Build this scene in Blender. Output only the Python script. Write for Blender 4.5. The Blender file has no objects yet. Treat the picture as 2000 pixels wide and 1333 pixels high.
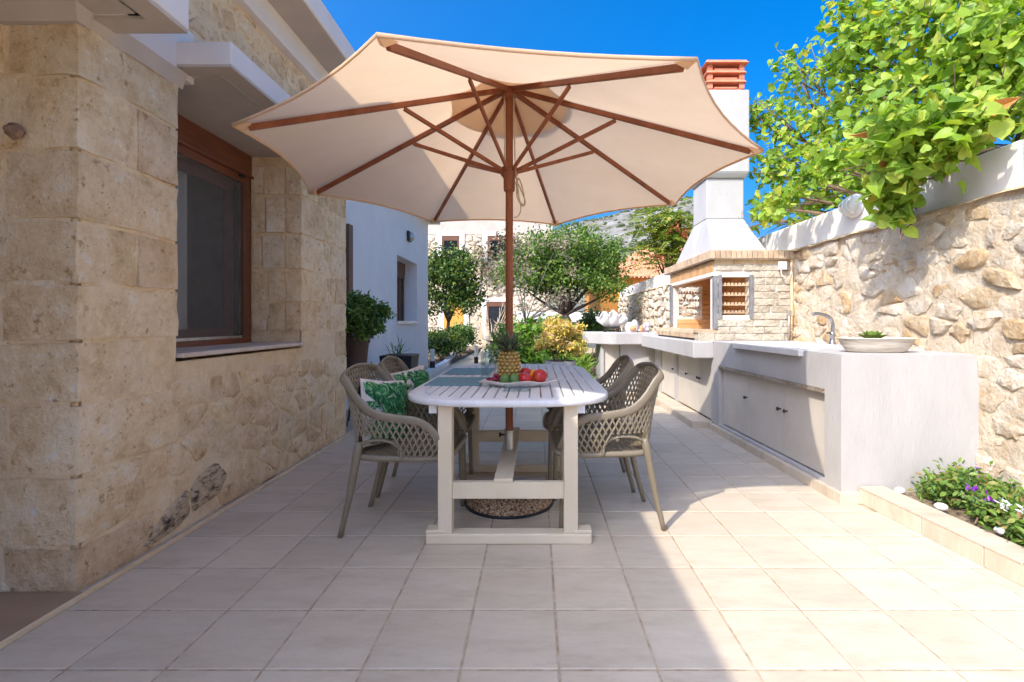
import bpy, math, random
import numpy as np
from mathutils import Vector, Matrix, noise
random.seed(7); rng = np.random.default_rng(7)
sc = bpy.context.scene
col = sc.collection
R = math.radians

# ---------------------------------------------------------------- camera, sky, sun, exposure
H = 1.167                                   # eye height
cam = bpy.data.cameras.new('camera'); co = bpy.data.objects.new('camera', cam); col.objects.link(co)
co.location = (0, 0, H); co.rotation_euler = (R(90), 0, 0)
cam.sensor_width = 36; cam.lens = 937 / 2000 * 36
cam.shift_x = -46 / 2000; cam.shift_y = -38.5 / 2000
cam.clip_start = 0.05; cam.clip_end = 3000
sc.camera = co
SUN = Vector((.68, .74, -1.0)).normalized()  # direction the light travels
w = bpy.data.worlds.new('World'); sc.world = w; w.use_nodes = True
nt = w.node_tree; bg = nt.nodes['Background']
sky = nt.nodes.new('ShaderNodeTexSky'); sky.sky_type = 'NISHITA'; sky.sun_disc = False
sky.sun_elevation = math.asin(-SUN.z); sky.sun_rotation = math.atan2(-SUN.x, -SUN.y)
sky.air_density = 1.0; sky.dust_density = 7.0; sky.ozone_density = 10.0; sky.altitude = 0
hs_ = nt.nodes.new('ShaderNodeHueSaturation'); hs_.inputs['Saturation'].default_value = 1.32
nt.links.new(sky.outputs[0], hs_.inputs['Color']); nt.links.new(hs_.outputs[0], bg.inputs[0]); bg.inputs[1].default_value = 0.15
sl = bpy.data.lights.new('sun', 'SUN'); sl.energy = 2.0; sl.angle = R(0.55); sl.color = (1, .93, .82)
so = bpy.data.objects.new('sun', sl); col.objects.link(so)
so.rotation_euler = SUN.to_track_quat('-Z', 'Y').to_euler(); so.location = (-8, -8, 12)
sc.view_settings.view_transform = 'Standard'; sc.view_settings.look = 'None'
sc.view_settings.exposure = 1.3; sc.view_settings.gamma = 1
sc.view_settings.use_curve_mapping = False
sc.cycles.max_bounces = 12; sc.cycles.diffuse_bounces = 10; sc.cycles.transparent_max_bounces = 16
sc.cycles.use_denoising = True

# ---------------------------------------------------------------- materials
MATS = {}
def pmat(name, cols, scale=6., rough=.8, bump=None, rand=0., stretch=(1, 1, 1), detail=6., spec=.3, metal=0.,
         spots=None, trans=0., coat=0., big=None, nr=.6):
    """cols: [(pos,rgb)] ramp over world-space noise; bump=(scale,strength,distance); rand: value jitter per object;
    spots=(scale, lo, hi, rgb) stains; big=(scale, rgb, amount) broad weathering"""
    m = bpy.data.materials.new(name); m.use_nodes = True; t = m.node_tree; N = t.nodes; L = t.links
    b = N['Principled BSDF']; b.inputs['Roughness'].default_value = rough; b.inputs['Metallic'].default_value = metal
    b.inputs['Specular IOR Level'].default_value = spec
    if coat: b.inputs['Coat Weight'].default_value = coat
    g = N.new('ShaderNodeNewGeometry')
    mp = N.new('ShaderNodeMapping'); mp.inputs['Scale'].default_value = stretch; L.new(g.outputs['Position'], mp.inputs[0])
    src = mp.outputs[0]
    oi = N.new('ShaderNodeObjectInfo')
    if rand:
        ad = N.new('ShaderNodeVectorMath'); ad.operation = 'ADD'
        cb = N.new('ShaderNodeVectorMath'); cb.operation = 'SCALE'; cb.inputs[0].default_value = (17, 31, 23); L.new(oi.outputs['Random'], cb.inputs['Scale'])
        L.new(src, ad.inputs[0]); L.new(cb.outputs[0], ad.inputs[1]); src = ad.outputs[0]
    def nz(s, d=6., r=.6):
        n = N.new('ShaderNodeTexNoise'); n.inputs['Scale'].default_value = s; n.inputs['Detail'].default_value = d
        n.inputs['Roughness'].default_value = r; L.new(src, n.inputs['Vector']); return n
    def mix(fac, a, bb, mode='MIX'):
        x = N.new('ShaderNodeMix'); x.data_type = 'RGBA'; x.blend_type = mode
        if isinstance(fac, float): x.inputs[0].default_value = fac
        else: L.new(fac, x.inputs[0])
        for s, v in ((x.inputs[6], a), (x.inputs[7], bb)):
            if isinstance(v, tuple): s.default_value = (*v, 1)
            else: L.new(v, s)
        return x.outputs[2]
    n1 = nz(scale, detail, nr)
    rp = N.new('ShaderNodeValToRGB'); e = rp.color_ramp.elements
    while len(e) < len(cols): e.new(.5)
    for k, (p, c) in enumerate(cols): e[k].position = p; e[k].color = (*c, 1)
    L.new(n1.outputs[0], rp.inputs[0]); c = rp.outputs[0]
    if big:
        nb = nz(big[0], 3.); r2 = N.new('ShaderNodeMapRange'); r2.inputs[1].default_value = .45; r2.inputs[2].default_value = .75
        r2.inputs[4].default_value = big[2]; L.new(nb.outputs[0], r2.inputs[0]); c = mix(r2.outputs[0], c, big[1])
    if spots:
        for sp in (spots if isinstance(spots, list) else [spots]):
            ns = nz(sp[0], 8., .7); r3 = N.new('ShaderNodeMapRange'); r3.inputs[1].default_value = sp[1]; r3.inputs[2].default_value = sp[2]
            L.new(ns.outputs[0], r3.inputs[0]); c = mix(r3.outputs[0], c, sp[3])
    if rand:
        hs = N.new('ShaderNodeHueSaturation'); mr = N.new('ShaderNodeMapRange'); mr.inputs[3].default_value = 1 - rand; mr.inputs[4].default_value = 1 + rand
        L.new(oi.outputs['Random'], mr.inputs[0]); L.new(mr.outputs[0], hs.inputs['Value']); L.new(c, hs.inputs['Color']); c = hs.outputs[0]
    L.new(c, b.inputs['Base Color'])
    if bump:
        bl = bump if isinstance(bump, list) else [bump]; prev = None
        for (s, st, di) in bl:
            nb = nz(s, 10., .65); bp = N.new('ShaderNodeBump'); bp.inputs['Strength'].default_value = st; bp.inputs['Distance'].default_value = di
            L.new(nb.outputs[0], bp.inputs['Height'])
            if prev: L.new(prev, bp.inputs['Normal'])
            prev = bp.outputs[0]
        L.new(prev, b.inputs['Normal'])
    if trans:
        tr = N.new('ShaderNodeBsdfTranslucent'); L.new(c, tr.inputs[0]); mx = N.new('ShaderNodeMixShader'); mx.inputs[0].default_value = trans
        L.new(b.outputs[0], mx.inputs[1]); L.new(tr.outputs[0], mx.inputs[2]); L.new(mx.outputs[0], N['Material Output'].inputs[0])
    MATS[name] = m; return m

def leafmat(name, cols, trans=.35, rough=.45):
    m = bpy.data.materials.new(name); m.use_nodes = True; t = m.node_tree; N = t.nodes; L = t.links
    b = N['Principled BSDF']; b.inputs['Roughness'].default_value = rough; b.inputs['Specular IOR Level'].default_value = .35
    g = N.new('ShaderNodeNewGeometry'); oi = N.new('ShaderNodeObjectInfo')
    a = N.new('ShaderNodeMath'); a.operation = 'ADD'; L.new(g.outputs['Random Per Island'], a.inputs[0]); L.new(oi.outputs['Random'], a.inputs[1])
    fr = N.new('ShaderNodeMath'); fr.operation = 'FRACT'; L.new(a.outputs[0], fr.inputs[0])
    rp = N.new('ShaderNodeValToRGB'); e = rp.color_ramp.elements
    while len(e) < len(cols): e.new(.5)
    for k, (p, c) in enumerate(cols): e[k].position = p; e[k].color = (*c, 1)
    L.new(fr.outputs[0], rp.inputs[0]); L.new(rp.outputs[0], b.inputs['Base Color'])
    tr = N.new('ShaderNodeBsdfTranslucent'); hs = N.new('ShaderNodeHueSaturation'); hs.inputs['Saturation'].default_value = 1.1; hs.inputs['Value'].default_value = 1.3
    L.new(rp.outputs[0], hs.inputs['Color']); L.new(hs.outputs[0], tr.inputs[0])
    mx = N.new('ShaderNodeMixShader'); mx.inputs[0].default_value = trans
    L.new(b.outputs[0], mx.inputs[1]); L.new(tr.outputs[0], mx.inputs[2]); L.new(mx.outputs[0], N['Material Output'].inputs[0])
    return m

M_tile = pmat('tile', [(.3, (.48, .39, .285)), (.5, (.565, .475, .36)), (.72, (.63, .55, .44))], 3.2, .42, [(9, .3, .006), (60, .2, .002)], .055,
              (1, 3.2, 1), spots=[(24, .64, .73, (.40, .33, .26)), (7, .60, .78, (.44, .38, .32)), (90, .72, .76, (.16, .13, .10))], big=(1.6, (.56, .44, .31), .55), nr=.72)
M_grout = pmat('grout', [(.35, (.34, .25, .16)), (.65, (.56, .45, .33))], 20, .9, (60, .4, .004), spots=(30, .62, .7, (.12, .10, .08)))
M_plaster = pmat('white_plaster', [(.3, (.76, .70, .65)), (.7, (.82, .76, .71))], 3, .85, [(55, .35, .004), (9, .15, .01)], spots=(7, .68, .8, (.62, .60, .57)))
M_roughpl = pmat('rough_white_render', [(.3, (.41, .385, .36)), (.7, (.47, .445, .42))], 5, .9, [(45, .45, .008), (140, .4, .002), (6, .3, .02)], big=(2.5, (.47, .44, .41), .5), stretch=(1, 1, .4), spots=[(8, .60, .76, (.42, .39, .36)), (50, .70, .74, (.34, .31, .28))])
M_render = pmat('weathered_render_sunlit_copy', [(.3, (.44, .415, .39)), (.7, (.51, .485, .46))], 3, .9, [(60, .3, .004), (6, .35, .02)], spots=[(9, .62, .76, (.36, .335, .30)), (30, .68, .73, (.27, .24, .21))], big=(2.2, (.38, .36, .335), .6), stretch=(1, 1, .45))  # white plaster copied greyer to hold down sunlit faces, plus weather stains
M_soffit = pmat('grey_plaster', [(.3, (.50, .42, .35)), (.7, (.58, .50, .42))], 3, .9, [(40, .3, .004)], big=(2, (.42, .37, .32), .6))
STONEW = [(.30, (.50, .33, .16)), (.43, (.76, .55, .31)), (.55, (.87, .68, .43)), (.70, (.92, .79, .59))]
M_stoneL = pmat('warm_limestone', STONEW, 5.5, .92, [(7, .8, .05), (24, .8, .018), (90, .5, .004)], .06, nr=.78, detail=10, spots=[(16, .58, .68, (.50, .29, .12)), (48, .62, .68, (.30, .19, .10)), (11, .60, .70, (.86, .79, .68))], big=(1.3, (.84, .75, .63), .5))
M_stoneO = pmat('orange_limestone', [(.3, (.48, .30, .15)), (.46, (.72, .51, .30)), (.58, (.82, .63, .41)), (.72, (.88, .74, .55))], 6, .92, [(8, .8, .04), (28, .8, .018), (90, .5, .004)], .06, nr=.78, detail=10, spots=[(20, .58, .68, (.40, .20, .07)), (50, .62, .68, (.24, .13, .07))])
M_stoneD = pmat('lichen_black_stone', [(.36, (.04, .03, .022)), (.43, (.20, .145, .09)), (.49, (.62, .47, .30)), (.7, (.84, .68, .46))], 15, .95, [(16, 1., .03), (60, .7, .006)], .1, stretch=(1, 1, 2), nr=.8, detail=10)
M_stoneS = pmat('brown_weathered_limestone', [(.30, (.26, .19, .13)), (.43, (.43, .345, .255)), (.54, (.52, .43, .335)), (.68, (.66, .57, .46))], 6.5, .95, [(6, 1., .08), (18, 1., .04), (60, 1., .012)], .10, nr=.78, detail=10,
                 spots=[(5, .58, .70, (.40, .25, .13)), (22, .60, .68, (.68, .55, .38)), (34, .61, .67, (.20, .14, .10))])
M_mortarL = pmat('cream_mortar', [(.3, (.66, .45, .23)), (.46, (.83, .62, .37)), (.6, (.89, .71, .46)), (.75, (.92, .79, .57))], 6, .95, [(9, .8, .03), (30, .8, .015), (100, .5, .004)], nr=.75, detail=10, spots=[(40, .66, .72, (.33, .21, .10)), (9, .62, .74, (.56, .37, .18))], big=(.9, (.82, .73, .59), .6))
M_stoneR = pmat('pale_rubble', [(.28, (.44, .28, .15)), (.40, (.60, .46, .31)), (.52, (.68, .58, .45)), (.72, (.72, .66, .56))], 7, .95, [(8, .9, .05), (26, 1., .025), (80, .7, .006)], .07, nr=.75, detail=10, spots=[(13, .61, .70, (.58, .34, .15))])
M_stoneR2 = pmat('ochre_rubble', [(.28, (.38, .22, .10)), (.46, (.54, .37, .20)), (.6, (.63, .50, .34)), (.75, (.68, .60, .48))], 7, .95, [(8, .9, .05), (26, 1., .025), (80, .7, .006)], .10, nr=.75, detail=10)
M_mortarR = pmat('sandy_mortar', [(.3, (.50, .35, .20)), (.45, (.63, .50, .35)), (.6, (.69, .59, .45)), (.75, (.73, .66, .56))], 8, .95, [(10, .9, .04), (30, 1., .02), (90, .7, .005)], nr=.75, detail=10, spots=[(14, .61, .71, (.58, .36, .17))])
M_ledge = pmat('sandy_ledge', [(.3, (.44, .29, .14)), (.5, (.60, .44, .25)), (.75, (.70, .57, .39))], 6, .95, [(20, .9, .02)], nr=.75, spots=(10, .62, .68, (.20, .12, .06)))
M_split = pmat('split_face_stone', [(.3, (.42, .34, .24)), (.5, (.52, .45, .35)), (.75, (.57, .52, .44))], 6, .95, [(11, 1., .04), (40, .9, .01)], .05, nr=.75)
M_brick = pmat('tan_brick', [(.3, (.44, .30, .18)), (.7, (.58, .43, .29))], 12, .85, [(60, .4, .004)], .16)
M_fire = pmat('fire_brick', [(.3, (.54, .29, .12)), (.7, (.64, .38, .18))], 10, .85, [(60, .3, .003)], .10)
M_joint = pmat('pale_joint', [(.3, (.66, .58, .48)), (.7, (.74, .67, .58))], 20, .95)
M_terra = pmat('terracotta', [(.3, (.62, .18, .09)), (.7, (.74, .27, .16))], 8, .85, (40, .3, .004), .06)
M_marble = pmat('white_marble', [(.35, (.66, .62, .58)), (.6, (.74, .71, .67))], 6, .35, big=(3, (.62, .54, .46), .4))
M_sill = pmat('pink_marble_sill', [(.35, (.56, .45, .36)), (.6, (.68, .58, .49))], 7, .45, spots=(22, .66, .72, (.40, .28, .2)))
M_porch = pmat('brown_polished_stone', [(.3, (.28, .18, .11)), (.7, (.40, .29, .20))], 1.5, .35, stretch=(1, 3, 1))
M_rust = pmat('rusty_iron', [(.3, (.20, .11, .07)), (.7, (.34, .22, .15))], 40, .9, (60, .8, .006))
M_wood = pmat('red_brown_wood', [(.35, (.19, .055, .022)), (.65, (.29, .092, .038))], 5, .5, (40, .2, .002), .06, stretch=(3, .6, .6), spec=.4)
M_frame = pmat('chestnut_window_wood', [(.35, (.14, .042, .018)), (.65, (.22, .068, .028))], 8, .35, None, .05, stretch=(1, .5, 4), spec=.5)
M_fabric = pmat('beige_canvas', [(.3, (.79, .565, .36)), (.7, (.83, .605, .40))], 5, .9, [(300, .25, .001), (4, .35, .02)], trans=.40, big=(1.2, (.74, .52, .33), .5))
M_white = pmat('white_paint', [(.3, (.66, .655, .66)), (.7, (.74, .735, .735))], 6, .42, (30, .15, .002), .03, stretch=(3, .5, 1), spots=(14, .74, .77, (.25, .22, .18)))
M_cream = pmat('cream_paint', [(.3, (.66, .55, .38)), (.7, (.72, .61, .45))], 5, .5, (35, .2, .002), .03, spots=(20, .73, .76, (.25, .2, .14)))
M_taupe = pmat('taupe_plastic', [(.3, (.205, .168, .115)), (.7, (.24, .20, .14))], 6, .42, None, .02, spec=.45)
M_cabinet = pmat('beige_cabinet', [(.3, (.56, .50, .42)), (.7, (.62, .56, .48))], 4, .5, big=(3, (.50, .43, .34), .5))
M_dark = pmat('dark_metal', [(.3, (.035, .033, .032)), (.7, (.06, .056, .053))], 8, .45, metal=.6)
M_black = pmat('black_plastic', [(.3, (.012, .013, .017)), (.7, (.028, .03, .036))], 6, .4)
M_steel = pmat('galvanised_steel', [(.3, (.42, .41, .38)), (.5, (.55, .54, .5)), (.7, (.62, .62, .6))], 12, .38, metal=.85)
M_chrome = pmat('dull_chrome', [(.3, (.30, .30, .31)), (.7, (.40, .40, .41))], 12, .28, metal=.9)
M_greym = pmat('grey_angle_iron', [(.3, (.20, .20, .205)), (.7, (.32, .32, .33))], 10, .5, metal=.4)
M_pebble = pmat('exposed_aggregate', [(.36, (.06, .035, .02)), (.44, (.26, .15, .08)), (.55, (.44, .30, .18)), (.66, (.60, .47, .33))], 75, .8, [(70, 1., .012)], detail=2)
M_brownpot = pmat('brown_pot', [(.3, (.075, .045, .035)), (.7, (.105, .065, .05))], 5, .6)
M_greypot = pmat('grey_pot', [(.3, (.33, .34, .36)), (.7, (.42, .43, .45))], 6, .7)
M_mat = pmat('blue_woven_mat', [(.35, (.12, .24, .30)), (.65, (.24, .42, .48))], 60, .8, [(200, .5, .002)], .05, stretch=(1, 4, 1))
M_plate = pmat('white_ceramic', [(.3, (.66, .60, .55)), (.7, (.74, .70, .66))], 12, .25, spec=.5, spots=(14, .66, .7, (.5, .36, .25)))
M_bark = pmat('bark', [(.3, (.05, .036, .028)), (.7, (.15, .11, .085))], 9, .95, [(25, .9, .02)], stretch=(2, 2, .5))
M_greybark = pmat('grey_bark', [(.3, (.13, .115, .10)), (.7, (.25, .225, .20))], 12, .95, [(25, .9, .02)], stretch=(2, 2, .5))
M_soil = pmat('garden_soil', [(.3, (.10, .068, .042)), (.55, (.22, .16, .10)), (.75, (.36, .28, .19))], 4, .95, [(20, .9, .03)], spots=(11, .58, .7, (.42, .36, .26)))
M_ground = pmat('dry_ground', [(.3, (.22, .18, .12)), (.7, (.36, .31, .23))], .6, .95)
M_hill = pmat('rocky_hillside', [(.36, (.10, .10, .065)), (.47, (.20, .18, .135)), (.56, (.25, .23, .20)), (.7, (.33, .315, .29))], .06, .95, [(.12, 1., 3.)], detail=9, spots=[(.22, .57, .62, (.06, .085, .045)), (.05, .60, .68, (.16, .17, .09))])
M_scrub = pmat('scrub', [(.3, (.04, .06, .028)), (.7, (.085, .11, .05))], .5, .95)
M_orange = pmat('orange_wall', [(.3, (.78, .30, .05)), (.7, (.84, .36, .08))], 3, .85)
M_roof = pmat('clay_roof', [(.3, (.55, .22, .11)), (.7, (.70, .34, .19))], 3, .9, [(8, .5, .05)])
M_brownm = pmat('brown_shutter', [(.3, (.13, .06, .035)), (.7, (.18, .085, .05))], 4, .5)
M_shell = pmat('ivory_shell', [(.3, (.62, .55, .47)), (.7, (.78, .75, .71))], 9, .55, [(25, .4, .006)])
M_shellin = pmat('orange_shell_lip', [(.3, (.62, .20, .06)), (.7, (.75, .42, .22))], 12, .35)
M_lilac = pmat('lilac_shell', [(.3, (.36, .31, .42)), (.7, (.58, .52, .58))], 20, .5)
M_apple = pmat('red_apple', [(.3, (.42, .012, .02)), (.55, (.52, .03, .03)), (.8, (.62, .16, .05))], 9, .25, spec=.5, detail=3)
M_grape = pmat('red_grape', [(.3, (.16, .008, .025)), (.7, (.34, .03, .06))], 30, .25, spec=.5)
M_mango = pmat('green_mango', [(.3, (.06, .14, .035)), (.6, (.12, .22, .06)), (.8, (.20, .10, .06))], 9, .35, spec=.45, detail=2)
M_fruitor = pmat('orange_peel', [(.3, (.80, .25, .02)), (.7, (.86, .34, .04))], 20, .4, (150, .3, .002))
M_pine = pmat('pineapple_skin', [(.3, (.12, .07, .02)), (.7, (.26, .16, .05))], 30, .6)
M_eye = pmat('pineapple_eye', [(.3, (.36, .21, .05)), (.6, (.60, .42, .14)), (.8, (.68, .54, .24))], 45, .55)
M_boat = pmat('washed_wood_bowl', [(.3, (.40, .33, .24)), (.5, (.58, .52, .43)), (.7, (.70, .65, .57))], 8, .8, [(30, .5, .004)], stretch=(.6, 1, 7))
M_rope = pmat('hemp_rope', [(.3, (.42, .32, .20)), (.7, (.55, .44, .30))], 40, .9)
M_rope2 = pmat('faded_pole_wood', [(.35, (.21, .065, .028)), (.65, (.29, .098, .042))], 5, .5, (40, .2, .002), stretch=(3, 3, .6))
M_pebw = pmat('white_pebble', [(.3, (.68, .65, .60)), (.7, (.80, .78, .75))], 12, .7, [(20, .5, .01)], .06)
M_cush = pmat('cushion_cloth', [(.3, (.60, .56, .53)), (.6, (.70, .65, .61)), (.8, (.70, .55, .50))], 7, .9, [(200, .3, .001)])
M_lampw = pmat('frosted_lamp', [(.3, (.62, .60, .50)), (.7, (.70, .68, .60))], 6, .5)
M_curtain = pmat('curtain_cloth', [(.3, (.78, .75, .68)), (.7, (.84, .81, .75))], 6, .9, stretch=(1, 6, 1))
M_room = pmat('room_plaster', [(.3, (.62, .60, .57)), (.7, (.70, .68, .65))], 3, .9)
M_stem = pmat('twig', [(.3, (.16, .10, .06)), (.7, (.26, .17, .11))], 12, .9)

def glassmat(name, tint=(1, 1, 1), rough=0., ior=1.45):
    m = bpy.data.materials.new(name); m.use_nodes = True; t = m.node_tree; N = t.nodes; L = t.links
    g = N.new('ShaderNodeBsdfGlossy'); g.inputs['Roughness'].default_value = rough
    tr = N.new('ShaderNodeBsdfTransparent'); tr.inputs[0].default_value = (*tint, 1)
    f = N.new('ShaderNodeFresnel'); f.inputs[0].default_value = ior
    gg = N.new('ShaderNodeNewGeometry'); iv = N.new('ShaderNodeMath'); iv.operation = 'MULTIPLY_ADD'; iv.inputs[1].default_value = -.96; iv.inputs[2].default_value = .96; L.new(gg.outputs['Backfacing'], iv.inputs[0])
    mu = N.new('ShaderNodeMath'); mu.operation = 'MULTIPLY'; L.new(iv.outputs[0], mu.inputs[0]); L.new(f.outputs[0], mu.inputs[1])
    mx = N.new('ShaderNodeMixShader'); L.new(mu.outputs[0], mx.inputs[0]); L.new(tr.outputs[0], mx.inputs[1]); L.new(g.outputs[0], mx.inputs[2])
    L.new(mx.outputs[0], N['Material Output'].inputs[0]); return m
M_glass = glassmat('window_glass', (.9, .92, .93))
M_clear = glassmat('clear_glass', (.90, .93, .93), .02, 1.7)
def screenmat():
    m = bpy.data.materials.new('insect_screen'); m.use_nodes = True; t = m.node_tree; N = t.nodes; L = t.links
    d = N.new('ShaderNodeBsdfDiffuse'); d.inputs[0].default_value = (.20, .195, .19, 1)
    tr = N.new('ShaderNodeBsdfTransparent'); mx = N.new('ShaderNodeMixShader'); mx.inputs[0].default_value = .26
    L.new(tr.outputs[0], mx.inputs[1]); L.new(d.outputs[0], mx.inputs[2]); L.new(mx.outputs[0], N['Material Output'].inputs[0]); return m
M_screen = screenmat()

L_vine = leafmat('vine_leaf', [(0, (.13, .24, .025)), (.3, (.25, .39, .045)), (.65, (.36, .49, .07)), (.93, (.45, .52, .085)), (1, (.60, .50, .07))], .45)
L_dead = leafmat('dry_orange_leaf', [(0, (.50, .20, .06)), (1, (.62, .33, .14))], .3)
L_dark = leafmat('citrus_leaf', [(0, (.025, .06, .012)), (.5, (.06, .12, .018)), (.85, (.12, .19, .03)), (1, (.30, .28, .03))], .25, .35)
L_mid = leafmat('pomegranate_leaf', [(0, (.045, .10, .02)), (.5, (.12, .21, .03)), (.9, (.22, .32, .05)), (1, (.34, .36, .06))], .35)
L_gloss = leafmat('glossy_shrub_leaf', [(0, (.045, .10, .022)), (.5, (.11, .20, .04)), (.9, (.20, .32, .07)), (1, (.28, .40, .11))], .2, .3)
L_dry = leafmat('dry_grey_leaf', [(0, (.17, .13, .085)), (.5, (.29, .23, .15)), (.7, (.19, .22, .10)), (1, (.42, .35, .25))], .2, .8)
L_sumac = leafmat('sumac_leaf', [(0, (.10, .19, .03)), (.5, (.22, .31, .05)), (.85, (.36, .37, .06)), (1, (.50, .32, .05))], .35)
L_red = leafmat('red_seed', [(0, (.38, .07, .03)), (1, (.55, .16, .06))], .2)
L_yel = leafmat('yellow_flower', [(0, (.66, .38, .12)), (.2, (.76, .58, .12)), (.55, (.80, .68, .15)), (.75, (.48, .50, .11)), (.9, (.48, .30, .27)), (1, (.70, .44, .22))], .2)
L_lime = leafmat('lime_foliage', [(0, (.07, .16, .02)), (.5, (.17, .31, .04)), (1, (.33, .46, .08))], .35)
L_lant = leafmat('lantana_leaf', [(0, (.05, .11, .02)), (.5, (.13, .23, .035)), (.85, (.24, .33, .06)), (1, (.30, .17, .08))], .3)
L_purp = leafmat('purple_petal', [(0, (.16, .015, .30)), (1, (.30, .04, .50))], .2)
L_wpet = leafmat('white_petal', [(0, (.75, .74, .76)), (1, (.82, .81, .83))], .2)
L_pine = leafmat('pineapple_leaf', [(0, (.06, .09, .05)), (.6, (.13, .17, .10)), (1, (.22, .22, .15))], .15)
L_succ = leafmat('succulent_leaf', [(0, (.22, .34, .07)), (.7, (.36, .46, .12)), (1, (.50, .36, .12))], .25)
L_palm = leafmat('printed_palm_green', [(0, (.01, .09, .035)), (.5, (.02, .17, .06)), (.8, (.10, .34, .14)), (1, (.30, .48, .25))], .05, .8)

# ---------------------------------------------------------------- builders
class MB:
    def __init__(s): s.v = []; s.f = []
    def add(s, vs, fs):
        o = len(s.v); s.v += [tuple(v) for v in vs]; s.f += [tuple(i + o for i in f) for f in fs]; return s
    def box(s, x0, x1, y0, y1, z0, z1):
        vs = [(x, y, z) for z in (z0, z1) for y in (y0, y1) for x in (x0, x1)]
        return s.add(vs, [(0, 2, 3, 1), (4, 5, 7, 6), (0, 1, 5, 4), (2, 6, 7, 3), (0, 4, 6, 2), (1, 3, 7, 5)])
    def hexa(s, b, t):
        """b, t: four points each, same winding (ccw from outside top)"""
        return s.add(list(b) + list(t), [(3, 2, 1, 0), (4, 5, 6, 7), (0, 1, 5, 4), (1, 2, 6, 5), (2, 3, 7, 6), (3, 0, 4, 7)])
    def prism(s, poly, z0, z1, f=lambda a, b, c: (a, b, c)):
        n = len(poly); vs = [f(a, b, z0) for a, b in poly] + [f(a, b, z1) for a, b in poly]
        return s.add(vs, [tuple(range(n))[::-1], tuple(range(n, 2 * n))] + [(i, (i + 1) % n, n + (i + 1) % n, n + i) for i in range(n)])
    def tube(s, pts, rad, n=8, caps=True, flat=None):
        pts = [Vector(p) for p in pts]; m = len(pts)
        if not hasattr(rad, '__len__'): rad = [rad] * m
        tans = [(pts[min(i + 1, m - 1)] - pts[max(i - 1, 0)]).normalized() for i in range(m)]
        up = Vector((0, 0, 1)) if abs(tans[0].z) < .9 else Vector((1, 0, 0))
        nn = (up - tans[0] * up.dot(tans[0])).normalized(); vs = []
        for i in range(m):
            nn = (nn - tans[i] * nn.dot(tans[i])).normalized(); bb = tans[i].cross(nn)
            ra, rb = (rad[i], rad[i]) if flat is None else (rad[i] * flat[0], rad[i] * flat[1])
            for k in range(n):
                a = 2 * math.pi * (k + .5) / n; vs.append(pts[i] + nn * (ra * math.cos(a)) + bb * (rb * math.sin(a)))
        fs = [(i * n + k, i * n + (k + 1) % n, (i + 1) * n + (k + 1) % n, (i + 1) * n + k) for i in range(m - 1) for k in range(n)]
        if caps: fs += [tuple(range(n))[::-1], tuple(range((m - 1) * n, m * n))]
        return s.add(vs, fs)
    def lathe(s, prof, c=(0, 0, 0), n=24, sx=1, sy=1):
        vs = []; fs = []; m = len(prof)
        for r, z in prof:
            for k in range(n):
                a = 2 * math.pi * k / n; vs.append((c[0] + r * math.cos(a) * sx, c[1] + r * math.sin(a) * sy, c[2] + z))
        fs = [(i * n + k, i * n + (k + 1) % n, (i + 1) * n + (k + 1) % n, (i + 1) * n + k) for i in range(m - 1) for k in range(n)]
        fs += [tuple(range(n))[::-1], tuple(range((m - 1) * n, m * n))]
        return s.add(vs, fs)
    def ball(s, c, r, n=10, m=7, sc=(1, 1, 1)):
        pr = [(max(1e-4, math.sin(math.pi * i / m)) * r, -math.cos(math.pi * i / m) * r * sc[2]) for i in range(m + 1)]
        return s.lathe(pr, c, n, sc[0], sc[1])
    def mesh(s, name, mat, smooth=False):
        me = bpy.data.meshes.new(name); me.from_pydata(s.v, [], s.f); me.update()
        if smooth: me.polygons.foreach_set('use_smooth', [True] * len(me.polygons))
        if mat: me.materials.append(mat)
        return me
    def build(s, name, mat, parent=None, smooth=False, bevel=0, seg=2, auto=None):
        o = link(name, s.mesh(name, mat, smooth or auto is not None), parent)
        if bevel:
            b = o.modifiers.new('bevel', 'BEVEL'); b.width = bevel; b.segments = seg; b.limit_method = 'ANGLE'; b.angle_limit = R(40); b.harden_normals = False
        if auto is not None:
            me = o.data; me.set_sharp_from_angle(angle=R(auto))
        return o
def link(name, me, parent=None):
    o = bpy.data.objects.new(name, me); col.objects.link(o)
    if parent: o.parent = parent
    return o
def thing(name, label, cat, loc=(0, 0, 0), rz=0, group=None):
    o = bpy.data.objects.new(name, None); col.objects.link(o); o.location = loc; o.rotation_euler = (0, 0, rz); o.empty_display_size = .1
    return tag(o, label, cat, group)
def tag(o, label, cat, group=None):
    o['label'] = label; o['category'] = cat
    if group: o['group'] = group
    return o
def kind(o, k, label=None, cat=None):
    o['kind'] = k
    if label: o['label'] = label
    if cat: o['category'] = cat
    return o
def kids(o): return [c for c in o.children]
def copy_tree(o, parent=None):
    c = o.copy(); col.objects.link(c)
    if parent: c.parent = parent
    for ch in list(o.children): copy_tree(ch, c)
    return c
def cat_rom(P, n):
    P = [Vector(p) for p in P]; Q = [P[0] * 2 - P[1]] + P + [P[-1] * 2 - P[-2]]; out = []
    for i in range(1, len(Q) - 2):
        for k in range(n):
            t = k / n; a, b, c, d = Q[i - 1:i + 3]
            out.append(.5 * ((2 * b) + (c - a) * t + (2 * a - 5 * b + 4 * c - d) * t * t + (3 * b - a - 3 * c + d) * t ** 3))
    return out + [P[-1]]

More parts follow.
